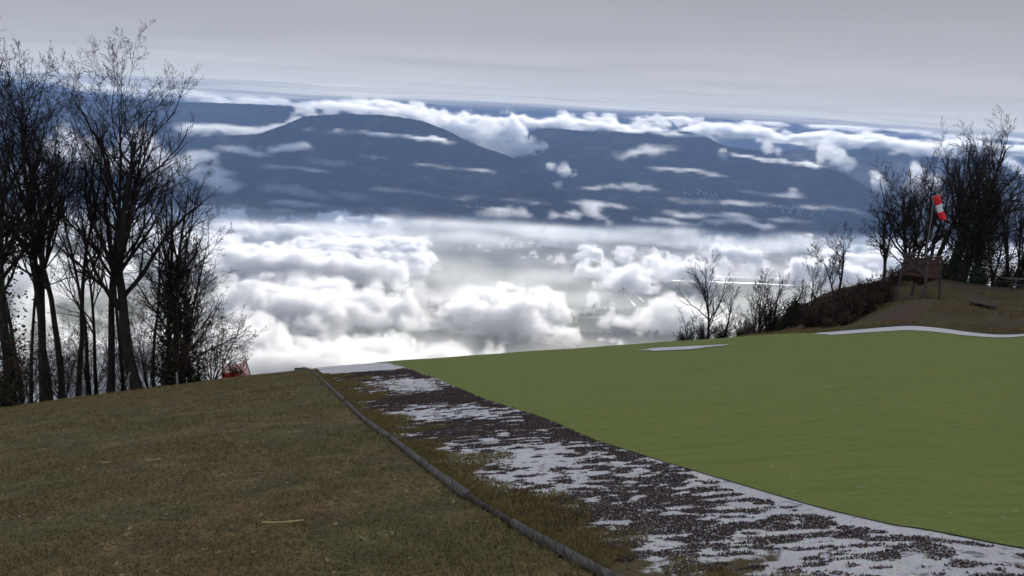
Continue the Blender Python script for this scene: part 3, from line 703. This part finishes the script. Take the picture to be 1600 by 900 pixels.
roads = [([(806, 396), (825, 405), (855, 412), (896, 421)], 16), ([(940, 410), (955, 421), (965, 428)], 12), ([(1000, 405), (1015, 412), (1030, 422)], 12), ([(1025, 400), (1050, 415), (1072, 426)], 16),
         ([(960, 432), (1060, 432), (1200, 434), (1300, 436)], 14), ([(700, 488), (800, 489), (900, 489), (1060, 491)], 8), ([(972, 455), (985, 470), (992, 478)], 10), ([(985, 450), (996, 463), (1006, 472)], 10),
         ([(1020, 473), (1050, 474), (1062, 485)], 4), ([(640, 489), (700, 488)], 8), ([(1105, 460), (1125, 475), (1140, 490)], 3), ([(900, 497), (940, 496)], 10), ([(1090, 425), (1140, 426)], 14), ([(1150, 428), (1190, 429)], 14), ([(560, 430), (600, 434)], 10)]
for p, w in roads: strip('road', p, w * .62, M_ROAD, 2.0)
# rows of poplars on the plain
def blob_rows(name, rows, m):
    VV = []; QQ = []; n = 0
    for (a, b, num, hh) in rows:
        for i in range(num):
            t = (i + rng.random() * .6) / num; px = a[0] + (b[0] - a[0]) * t; py = a[1] + (b[1] - a[1]) * t
            d = ray(px, py); s = (-650 - EYE) / d[2]; h = hh * rng.uniform(.7, 1.2); r = h * .2
            P = np.array([[d[0] * s, d[1] * s, -650 + h * q] for q in (0, .2, .5, .8, 1.)]); v, q = tubes(P[None], np.array([[.1, .8, 1, .7, .1]]) * r, 6)
            VV.append(v); QQ.append(q + n); n += len(v)
    return tag(mesh(name, np.vstack(VV), np.vstack(QQ), m), kind='stuff')
M_FOR = m_plain('winter_forest', (.03, .03, .022), .95)
blob_rows('poplar_rows', [((880, 526), (1060, 524), 90, 20), ((760, 524), (870, 526), 40, 16), ((700, 492), (1060, 493), 60, 12), ((640, 470), (760, 480), 40, 16), ((930, 482), (985, 452), 60, 28), ((925, 486), (975, 462), 60, 28), ((920, 489), (1000, 489), 40, 22), ((400, 412), (520, 418), 40, 18), ((1060, 436), (1250, 441), 60, 16)], M_FOR)

# ------------------------------------------------------------------ mountains
def m_mount():
    t = NT('mountain_forest'); c = t.co((.001, .001, .0016))
    a = t.noise(c, 3.0, 8, .6); b = t.noise(c, 22, 6, .65)
    col = t.mix(t.ramp(b, [(.35, 0.), (.65, 1.)]), (.010, .013, .010), (.045, .048, .037))
    col = t.mix(t.ramp(a, [(.52, 0.), (.62, .45)]), col, (.12, .12, .075))
    return t.bsdf(col, 1.0, b, 1.0, 30)
M_MT = m_mount()
def hz(px): return 240 + (px - 800) * .054
def mountain(crest, D, foot_y, amp=90, name='mountain', jag=9, back=2500, nu=420, nv=110, slope_pow=1.15):
    C = np.array([at(px, py, dd) for (px, py), dd in zip(crest, D if np.ndim(D) else [D] * len(crest))]); C = resample(C, nu)
    if nu > 50:
        k = np.ones(9) / 9; C[4:-4] = np.stack([np.convolve(C[:, i], k, 'valid') for i in range(3)], 1)
    # feet: straight towards the valley
    Ft = np.c_[C[:, 0] * .93, np.broadcast_to(foot_y, nu), np.full(nu, -655.)]
    t = np.linspace(0, 1, nv)[:, None, None]
    P = C[None] * (1 - t) + Ft[None] * t
    P[..., 2] = C[None, :, 2] + (Ft[None, :, 2] - C[None, :, 2]) * t[..., 0] ** (1 / slope_pow)
    sp = abs(C[-1, 0] - C[0, 0]) / nu
    n = fbm((nv, nu), sp, (900, 520), 6); w = np.sin(math.pi * np.clip(t[..., 0], 0, 1)) ** .6
    P[..., 1] += (n - .5) * amp * 6 * w; P[..., 2] += (n - .5) * amp * 2.4 * w
    P[..., 2] += (rng.random((nv, nu)) ** 2) * jag
    tb = np.linspace(1, 0, 12)[:-1, None, None]
    Bk = C[None] + tb * np.array([0, back, 0]); Bk[..., 2] = C[None, :, 2] - tb[..., 0] ** .8 * (C[None, :, 2] + 500) * .7
    P = np.concatenate([Bk, P]); 
    return tag(mesh(name, P.reshape(-1, 3), grid_faces(P.shape[0], nu), M_MT, smooth=False), kind='structure')
mountain([(-900, 60), (-500, 95), (-100, 108), (200, 118), (400, 125), (520, 135), (700, 140), (850, 150), (1000, 158), (1200, 168), (1420, 180), (1700, 200), (2100, 230), (2500, 260)], 17000, 12500, 160, name='far_ridge', nu=500, back=1500)
mountain([(-1100, 330), (-700, 190), (-300, 110), (-60, 122), (60, 140), (150, 152), (250, 158), (420, 164), (520, 172), (640, 200), (760, 260), (860, 350)], [10500] * 9 + [10000, 9600, 9000], 6900, 120)
mountain([(120, 262), (250, 226), (330, 213), (400, 211), (438, 198), (475, 182), (540, 178), (600, 180), (660, 189), (700, 205), (740, 226), (790, 242), (822, 258), (850, 282), (885, 306), (930, 330), (985, 360)], [8000, 8100, 8200, 8300, 8400, 8450, 8500, 8500, 8400, 8300, 8200, 8000, 7700, 7400, 7000, 6600], 6350, 70)
mountain([(640, 350), (720, 270), (780, 222), (850, 200), (930, 206), (1000, 206), (1070, 205), (1100, 212), (1135, 230), (1190, 236), (1235, 250), (1290, 262), (1330, 276), (1380, 310), (1440, 352)], [8800, 9300, 9600, 9700, 9600, 9500, 9500, 9400, 9200, 9000, 8800, 8400, 8000, 7500, 6900], 6450, 90)
mountain([(1020, 360), (1120, 290), (1200, 240), (1280, 230), (1380, 231), (1500, 232), (1535, 236), (1570, 258), (1610, 285), (1680, 315), (1800, 345), (1900, 380)], [9500, 10000, 10600, 11000, 11000, 11000, 10900, 10700, 10500, 10200, 9600, 9000], 6900, 100)
mountain([(1480, 370), (1600, 318), (1750, 270), (1950, 240), (2300, 215), (2700, 220)], [8000, 8600, 9000, 9300, 9500, 9500], 6600, 100)

# ------------------------------------------------------------------ hillside villages
proto = None
M_HW = m_plain('house_wall', (.4, .38, .36)); M_HR = m_plain('house_roof', (.2, .17, .16), .45, spec=.5)
dg = None
deps = bpy.context.evaluated_depsgraph_get()
def surf(px, py):
    bpy.context.view_layer.update()
    d = Vector(ray(px, py)); o = Vector((0, 0, EYE)) + d.normalized() * 4000
    ok, loc, no, idx, ob, mt = SC.ray_cast(deps_(), o, d.normalized(), distance=30000)
    return loc if ok else None
_D = []
def deps_():
    if not _D: _D.append(bpy.context.evaluated_depsgraph_get())
    return _D[0]
hw = [(-6, -4.5, -8), (6, -4.5, -8), (6, 4.5, -8), (-6, 4.5, -8), (-6, -4.5, 7), (6, -4.5, 7), (6, 4.5, 7), (-6, 4.5, 7), (-6, 0, 10), (6, 0, 10)]
me_w = None
def house(loc, s, rz, lab, grp):
    global proto
    if proto is None:
        w = mesh('house', hw, [[0, 1, 5, 4], [1, 2, 6, 5], [2, 3, 7, 6], [3, 0, 4, 7], [5, 6, 9], [7, 4, 8]], M_HW)
        r = mesh('roof', [(-7, -5.6, 6.4), (7, -5.6, 6.4), (7, 0, 10.3), (-7, 0, 10.3), (7, 5.6, 6.4), (-7, 5.6, 6.4), (-7, -5.6, 6.9), (7, -5.6, 6.9), (7, 0, 10.8), (-7, 0, 10.8), (7, 5.6, 6.9), (-7, 5.6, 6.9)],
                 [[0, 1, 2, 3], [3, 2, 4, 5], [6, 9, 8, 7], [9, 11, 10, 8], [0, 6, 7, 1], [5, 4, 10, 11], [0, 3, 9, 6], [3, 5, 11, 9], [1, 7, 8, 2], [2, 8, 10, 4]], M_HR, w)
        proto = (w, r); h, rr = w, r
    else:
        h = proto[0].copy(); COL.objects.link(h); rr = proto[1].copy(); COL.objects.link(rr); rr.parent = h
    h.location = loc; h.scale = (s, s, s); h.rotation_euler = (0, 0, rz); tag(h, lab, 'house', grp)
vill = [((700, 800), (321, 329), 30, 'tiny pale house of the hamlet at the foot of the central mountain', 'houses at the foot of the central mountain'),
        ((1060, 1125), (296, 309), 26, 'tiny pale house of the hamlet on the slope right of the valley mouth', 'houses on the right slope'),
        ((1195, 1290), (318, 342), 46, 'tiny pale house of the large village low on the right slope', 'houses of the low right village'),
        ((1085, 1110), (272, 284), 8, 'tiny pale house of the highest hamlet on the right slope', 'houses of the highest hamlet'),
        ((1040, 1130), (325, 345), 16, 'tiny pale house scattered above the fog on the right', 'scattered houses above the fog')]
for xr, yr, n, lab, grp in vill:
    for i in range(n):
        cx = rng.normal((xr[0] + xr[1]) / 2, (xr[1] - xr[0]) / 4.4); cyy = rng.normal((yr[0] + yr[1]) / 2, (yr[1] - yr[0]) / 6) + (cx - (xr[0] + xr[1]) / 2) * .08
        d = Vector(ray(cx, cyy)).normalized(); o_ = Vector((0, 0, EYE)) + d * 4500
        ok, loc, *_r = SC.ray_cast(deps_(), o_, d, distance=20000)
        if ok and loc.z > -640: house(loc, rng.uniform(.6, 1.2), rng.uniform(0, 3.1), lab, grp)

# ------------------------------------------------------------------ clouds as density grids
def m_cloud(name, dens, g=.35):
    t = NT(name); v = t.n('ShaderNodeVolumePrincipled', None, Density=dens, Anisotropy=g); v.inputs['Color'].default_value = (1, 1, 1, 1)
    t.t.links.new(v.outputs[0], t.out.inputs['Volume']); return t.m
def cloud_grid(name, mn, vox, d, mat):
    nz, ny, nx = d.shape; mx = tuple(mn[k] + vox[k] * ((nx, ny, nz)[k] - 1) for k in range(3))
    d[0] = 0; d[-1] = 0; d[:, 0] = 0; d[:, -1] = 0; d[:, :, 0] = 0; d[:, :, -1] = 0
    me = bpy.data.meshes.new(name); me.vertices.add(d.size)
    q = me.attributes.new('dens', 'FLOAT', 'POINT'); q.data.foreach_set('value', np.ascontiguousarray(d, np.float32).ravel())
    ob = bpy.data.objects.new(name, me); COL.objects.link(ob); me.materials.append(mat)
    g = bpy.data.node_groups.new(name, 'GeometryNodeTree')
    g.interface.new_socket('Geometry', in_out='INPUT', socket_type='NodeSocketGeometry'); g.interface.new_socket('Geometry', in_out='OUTPUT', socket_type='NodeSocketGeometry')
    N = g.nodes.new; L = g.links.new; gi = N('NodeGroupInput'); go = N('NodeGroupOutput'); vc = N('GeometryNodeVolumeCube')
    vc.inputs['Min'].default_value = mn; vc.inputs['Max'].default_value = mx
    for a, n_ in zip('XYZ', (nx, ny, nz)): vc.inputs['Resolution ' + a].default_value = n_
    pos = N('GeometryNodeInputPosition'); sep = N('ShaderNodeSeparateXYZ'); L(pos.outputs[0], sep.inputs[0])
    def M(op, a, b=None):
        m = N('ShaderNodeMath'); m.operation = op
        for i, v in enumerate((a, b)):
            if v is None: continue
            if isinstance(v, (int, float)): m.inputs[i].default_value = v
            else: L(v, m.inputs[i])
        return m.outputs[0]
    ix = [M('ROUND', M('MULTIPLY', M('SUBTRACT', sep.outputs[k], float(mn[k])), 1.0 / vox[k])) for k in range(3)]
    t = M('ADD', M('ADD', ix[0], M('MULTIPLY', ix[1], nx)), M('MULTIPLY', ix[2], nx * ny))
    si = N('GeometryNodeSampleIndex'); si.data_type = 'FLOAT'; si.domain = 'POINT'; L(gi.outputs[0], si.inputs['Geometry'])
    na = N('GeometryNodeInputNamedAttribute'); na.data_type = 'FLOAT'; na.inputs['Name'].default_value = 'dens'
    L(na.outputs['Attribute'], si.inputs['Value']); L(t, si.inputs['Index']); L(si.outputs[0], vc.inputs['Density'])
    s_ = N('GeometryNodeSetMaterial'); s_.inputs['Material'].default_value = mat; L(vc.outputs[0], s_.inputs[0]); L(s_.outputs[0], go.inputs[0])
    md_ = ob.modifiers.new('density', 'NODES'); md_.node_group = g
    return tag(ob, kind='stuff')
rng = np.random.default_rng(21)
# A: fog and low cloud on the plain, a near and a far grid that fade into each other
G = [(450, 370, 130, 24, .34), (640, 393, 60, 12, .2), (470, 448, 130, 20, .24), (520, 535, 230, 36, .42), (370, 520, 70, 60, .2), (755, 452, 60, 18, .42), (880, 464, 90, 15, .42), (800, 545, 250, 18, .12), (690, 500, 60, 14, .15), (560, 395, 120, 12, .15),
     (1150, 385, 120, 20, .34), (1010, 398, 60, 12, .2), (1040, 468, 70, 16, .28), (1300, 420, 90, 50, .25), (1450, 430, 150, 40, .25), (150, 450, 190, 100, .18),
     (715, 385, 45, 24, -.3), (860, 404, 70, 15, -.4), (600, 480, 75, 11, -.6), (385, 418, 50, 9, -.55), (500, 415, 60, 6, -.35), (1140, 442, 110, 8, -.5), (700, 432, 30, 8, -.25), (960, 525, 110, 18, -.15)]
def fog_grid(name, mn, vox, n3, fade, mat):
    nx, ny, nz = n3; xs = mn[0] + vox[0] * np.arange(nx); ys = mn[1] + vox[1] * np.arange(ny); zs = mn[2] + vox[2] * np.arange(nz)
    XX, YY = np.meshgrid(xs, ys); PX, PY = topx(XX, YY, np.full_like(XX, -520.)); X9 = XX + 20000; 
    ctrl = np.zeros_like(XX) - .12
    for cx, c_y, sx, sy, a in G: ctrl += a * np.exp(-((PX - cx) / sx) ** 2 / 2 - ((PY - c_y) / sy) ** 2 / 2)
    h1 = noise2(X9 * .8, YY, 330., 6, 51); b2 = 1 - 2 * np.abs(noise2(X9 * .8, YY, 150., 4, 52) - .5) * 2.2
    w1 = noise2(X9, YY, 700., 2, 55)
    cov = ctrl + (h1 - .52) * 2.7 + (b2 - .62) * .42 + (w1 - .5) * .5
    top = np.clip(cov * 330, -150, 150)
    er = fbm((nz, ny, nx), vox[0], (40, 60, 80), 4, .62); er3 = fbm((nz, ny, nx), vox[0], (90, 190, 200), 2, .5)
    zz = (zs - mn[2] - 12)[:, None, None]
    d = np.clip((top[None] - zz) / 48, -1, 1.3) - np.clip(er * .65 + er3 * .35 - .3, 0, 1) * 4.6
    d = np.clip(d * 2.2, 0, 1).astype(np.float32)
    st = noise2(X9 * .28, YY, 190., 5, 53)
    band = np.exp(-((PY - (349 + .03 * (PX - 640)) + (noise2(X9, YY, 900., 3, 57) - .5) * 34) / 10) ** 2 / 2) * sm((PX - 300) / 80)
    thin = np.clip((st - .47) * 6, 0, 1) * band
    d += (thin[None] * np.exp(-((zs[:, None, None] + 545) / 22) ** 2 / 2) * .2).astype(np.float32)
    vl = np.clip((noise2(X9 * .45, YY, 260., 6, 54) - .44) * 5, 0, 1) ** 1.3; vf = noise2(X9 * .6, YY, 90., 4, 58)
    d += ((vl * np.clip(vf * 3 - .8, 0, 1.4))[None] * np.exp(-((zs[:, None, None] + 596 - 50 * (h1[None] - .5)) / 22) ** 2 / 2) * .075).astype(np.float32)
    d += (np.full_like(vl, .010)[None] * np.exp(-((zs[:, None, None] + 610) / 34) ** 2 / 2)).astype(np.float32)
    d *= fade(YY)[None].astype(np.float32)
    return cloud_grid(name, mn, vox, d, mat)
M_FOG = m_cloud('fog_on_plain', .036)
fog_grid('fog_bank', (-2350., 1150., -648.), (8., 8., 8.), (588, 256, 34), lambda y: 1 - sm((y - 2900) / 250), M_FOG)
fog_grid('fog_bank', (-4600., 2880., -648.), (11., 11., 9.), (837, 356, 30), lambda y: sm((y - 2900) / 250), M_FOG)
# B: wisps, bands and puffs hanging on the mountains
V2 = (26., 34., 20.); mnB = (-8200., 5800., -560.); nx, ny, nz = 640, 190, 62
xs = mnB[0] + V2[0] * np.arange(nx); ys = mnB[1] + V2[1] * np.arange(ny); zs = mnB[2] + V2[2] * np.arange(nz)
ZZ, YY, XX = np.meshgrid(zs, ys, xs, indexing='ij'); PX, PY = topx(XX, YY, ZZ); PX = PX.astype(np.float32); PY = PY.astype(np.float32); YY = YY.astype(np.float32)
er = fbm((nz, ny, nx), 26, (110, 220, 200), 5, .58); er2 = fbm((nz, ny, nx), 26, (120, 200, 900), 4, .6)
wp = (fbm((nz, ny, nx), 26, (260, 900, 420), 4, .6) - .5) * 2.2; er = .5 + (er - .5) * 3.0; er2 = .5 + (er2 - .5) * 2.4
wq = (fbm((nz, ny, nx), 26, (90, 260, 110), 3, .6) - .5) * 2
dv_ = np.clip(.35 + 1.5 * (er - .25), .15, 1.3)
dB = np.zeros((nz, ny, nx), np.float32)
def slope_y(py, px): 
    r = (py - hz(px)) / FPX; return 3698 / (.476 + r)
def wisp(pts, half, yc, yd, dens, kind='puff', up=1.0, ero=1.6):
    pts = np.array(pts, float); v = np.interp(PX, pts[:, 0], pts[:, 1]); dv = PY - v + wp * half * 1.5 + wq * half * .8
    hf = half * (1.05 + .55 * (er2 - .5) * 2)
    q = 1 - (dv / np.where(dv < 0, np.maximum(hf * up, 2), np.maximum(hf, 2))) ** 2 - ((YY - yc) / yd) ** 2
    e = np.clip(np.minimum(PX - pts[0, 0], pts[-1, 0] - PX) / 30 + .3, -2, 1) - 1
    q = q + e - np.clip((er if kind == 'puff' else er2) - .36, -.2, 1) * ero * 1.8
    np.maximum(dB, np.clip(q * 1.2, 0, 1) * dens * dv_, out=dB)
def puff(cx, c_y, r, yc, dens=1.0, ero=1.5, sq=1.0):
    ym = yc; q = 1.6 - ((PX - cx + wp * r * .9 + wq * r * .6) / r) ** 2 - ((PY - c_y + wq * r * .7 - wp * r * .4) / (r * sq)) ** 2 - ((YY - ym) / (r * 9)) ** 2 - np.clip(er - .36, -.1, 1) * ero * 1.35
    np.maximum(dB, np.clip(q * 1.7, 0, 1) * dens * dv_, out=dB)
wisp([(540, 168), (620, 176), (720, 190), (850, 191), (1000, 203), (1100, 206), (1200, 213), (1300, 220), (1400, 226), (1520, 229), (1600, 236), (1750, 246)], 11, 9700, 650, .9, 'st', ero=.7)
wisp([(275, 198), (350, 203), (405, 207), (440, 195), (470, 177), (500, 168), (545, 166), (640, 175), (700, 190)], 8, 8650, 350, .8, 'puff', ero=.9)
wisp([(100, 130), (235, 148), (300, 153), (400, 160), (480, 166), (560, 164), (640, 166)], 10, 11300, 500, .35, 'st', ero=1.5)
wisp([(345, 236), (400, 236), (450, 232), (500, 229)], 6, slope_y(233, 420) - 250, 200, .8, 'puff')
wisp([(462, 203), (540, 208), (640, 213), (712, 223)], 4, slope_y(208, 580) - 200, 200, .7, 'st', ero=.8)
wisp([(480, 250), (540, 258), (600, 272)], 7, slope_y(260, 540) - 200, 200, .18, 'puff')
wisp([(380, 293), (440, 297), (512, 308)], 6, slope_y(300, 450) - 200, 250, .25, 'puff')
wisp([(520, 300), (580, 312)], 6, slope_y(305, 550) - 200, 200, .2, 'puff')
wisp([(560, 243), (610, 249)], 4, slope_y(245, 585) - 200, 150, .3)
wisp([(250, 250), (300, 268), (335, 280), (375, 300)], 14, slope_y(280, 330) - 200, 400, .6, 'puff', ero=1.2)
wisp([(60, 230), (150, 245), (230, 262), (320, 262), (362, 274)], 16, slope_y(250, 250) - 300, 400, .7, 'puff', ero=1.2)
puff(212, 235, 30, 7700, .7); puff(120, 225, 28, 7700, .6); puff(250, 290, 35, 7000, .6); puff(60, 300, 40, 6900, .6)
for a in ((800, 208, 24), (778, 222, 20), (752, 212, 20), (725, 203, 20), (815, 232, 18), (790, 240, 16), (835, 232, 16), (826, 250, 12), (848, 228, 9), (760, 195, 14), (850, 243, 9), (700, 198, 14)): puff(*a, 8900, 1.0, 1.2)
for a in ((560, 160, 12), (590, 163, 11), (620, 167, 11), (655, 170, 12), (690, 180, 11)): puff(*a, 9200, .9, 1.0)
for a in ((885, 264, 11), (900, 268, 8), (862, 258, 8), (872, 288, 7), (905, 302, 7)): puff(*a, 7500, .6, 1.7)
for a in ((1030, 190, 13), (1060, 188, 13), (1085, 194, 12), (1000, 194, 12), (955, 186, 12), (925, 184, 10), (880, 182, 12), (1010, 188, 10)): puff(*a, 10300, .9, 1.1, .8)
wisp([(968, 246), (1000, 237), (1048, 228)], 9, 8000, 250, .4, 'puff', ero=1.2)
wisp([(905, 290), (960, 291), (1040, 300)], 5, 6900, 200, .45, 'puff')
wisp([(905, 318), (930, 333), (955, 348), (985, 366)], 11, 6350, 220, .6, 'puff', ero=1.1)
wisp([(650, 330), (720, 334), (800, 340)], 4, 6300, 200, .2, 'st')
wisp([(755, 336), (800, 331), (850, 332), (915, 337)], 7, 6250, 200, .7, 'puff', ero=1.2)
wisp([(1125, 240), (1180, 247), (1230, 251), (1285, 259)], 4, 8100, 200, .9, 'st', ero=.7)
for a in ((1288, 238, 14), (1305, 248, 14), (1322, 260, 12), (1280, 250, 8), (1200, 232, 9), (1130, 240, 8), (1215, 236, 6)): puff(*a, 8300, .9, 1.4)
for a in ((1372, 283, 14), (1432, 270, 12), (1440, 290, 16), (1425, 305, 18), (1462, 310, 14), (1460, 285, 12)): puff(*a, 7800, .8, 1.4)
for a in ((1238, 300, 8),): puff(*a, 7200, .4, 1.7)
wisp([(1525, 222), (1560, 243), (1600, 268), (1680, 300)], 15, 10400, 400, .8, 'puff', ero=.9)
wisp([(1150, 196), (1230, 200), (1330, 204), (1420, 207), (1500, 214), (1620, 218)], 7, 11700, 300, .5, 'st', ero=1.3)
wisp([(980, 186), (1100, 186), (1200, 192), (1300, 195)], 4, 11900, 250, .4, 'st', ero=1.3)
wisp([(1050, 312), (1150, 318), (1240, 322)], 5, 6700, 200, .12, 'st')
for x0_, x1_, yv, hf_, dn in ((360, 520, 333, 6, .3), (480, 620, 341, 7, .35), (600, 760, 337, 5, .25), (980, 1090, 343, 5, .3), (1100, 1220, 350, 6, .35), (1200, 1330, 346, 5, .3), (300, 420, 322, 6, .25), (400, 520, 262, 4, .16), (560, 700, 300, 4, .14), (640, 780, 262, 3, .14), (1010, 1130, 266, 4, .16), (880, 1000, 318, 4, .15), (1130, 1260, 300, 4, .16), (1040, 1180, 336, 5, .2), (420, 640, 322, 5, .2), (700, 860, 312, 4, .14), (1240, 1350, 326, 5, .2)):
    wisp([(x0_, yv - 4), ((x0_ + x1_) / 2, yv), (x1_, yv + 7)], hf_, slope_y(yv, (x0_ + x1_) / 2) - 260, 220, dn, 'st', ero=1.2)
cloud_grid('mountain_clouds', mnB, V2, dB, m_cloud('cloud_on_mountains', .015))
del ZZ, XX, YY, PX, PY, er, er2

# ------------------------------------------------------------------ overcast deck
DZ = 225.
dx = axis(-18000, 18000, 200, 2.0); dyy = np.r_[np.linspace(-9000, 1800, 70)[:-1], np.linspace(1800, 5200, 150)]
X, Y = np.meshgrid(dx, dyy)
Zd = DZ + 60 * (noise2(X + 50000, Y + 50000, 1500., 4, 3) - .5) 
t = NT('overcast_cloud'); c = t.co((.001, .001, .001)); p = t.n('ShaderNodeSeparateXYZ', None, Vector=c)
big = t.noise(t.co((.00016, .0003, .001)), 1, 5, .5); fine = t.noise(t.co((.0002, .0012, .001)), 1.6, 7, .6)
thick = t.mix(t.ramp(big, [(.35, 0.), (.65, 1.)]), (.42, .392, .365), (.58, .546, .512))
overhead_lift = t.ramp(t.math('MULTIPLY', t.math('ADD', p.outputs[1], 5), .1), [(.515, 1.), (.56, 0.)])
thick = t.mix(overhead_lift, thick, (.93, .91, .89))  # deck colour painted brighter overhead, out of view, to lift light on the foreground
edge_glow = t.ramp(t.math('MULTIPLY', p.outputs[1], .2), [(.2, 0.), (.75, 1.)])
thick = t.mix(t.math('MULTIPLY', edge_glow, .85), thick, (.97, .935, .9))  # horizon glow painted into the translucent colour, rising towards the far edge
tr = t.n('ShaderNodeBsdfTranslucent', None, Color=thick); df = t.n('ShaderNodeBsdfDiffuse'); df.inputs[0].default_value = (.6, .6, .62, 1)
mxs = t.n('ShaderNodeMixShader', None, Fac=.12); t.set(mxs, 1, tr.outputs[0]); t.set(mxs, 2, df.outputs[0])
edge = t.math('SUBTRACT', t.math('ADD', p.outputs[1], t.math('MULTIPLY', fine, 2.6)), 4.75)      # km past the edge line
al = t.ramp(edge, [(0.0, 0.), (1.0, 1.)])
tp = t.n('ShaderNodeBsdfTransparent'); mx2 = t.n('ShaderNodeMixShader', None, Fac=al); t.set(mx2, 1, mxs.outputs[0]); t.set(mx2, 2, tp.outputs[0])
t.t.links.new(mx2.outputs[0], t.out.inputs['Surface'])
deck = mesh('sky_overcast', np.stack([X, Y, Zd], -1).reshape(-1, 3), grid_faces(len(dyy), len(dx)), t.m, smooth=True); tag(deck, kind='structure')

# ------------------------------------------------------------------ haze
t = NT('haze_air'); v = t.n('ShaderNodeVolumePrincipled', None, Density=4.6e-5, Anisotropy=.0); v.inputs['Color'].default_value = (.42, .6, 1, 1)
t.t.links.new(v.outputs[0], t.out.inputs['Volume'])
hx, y0_, y1_, z0_, z1_ = 30000, -9600, 26000, -652, 1750
V = [(sx * hx, yy_, zz_) for zz_ in (z0_, z1_) for yy_ in (y0_, y1_) for sx in (-1, 1)]
tag(mesh('haze', V, [[0, 2, 3, 1], [4, 5, 7, 6], [0, 1, 5, 4], [2, 6, 7, 3], [0, 4, 6, 2], [1, 3, 7, 5]], t.m), kind='stuff')
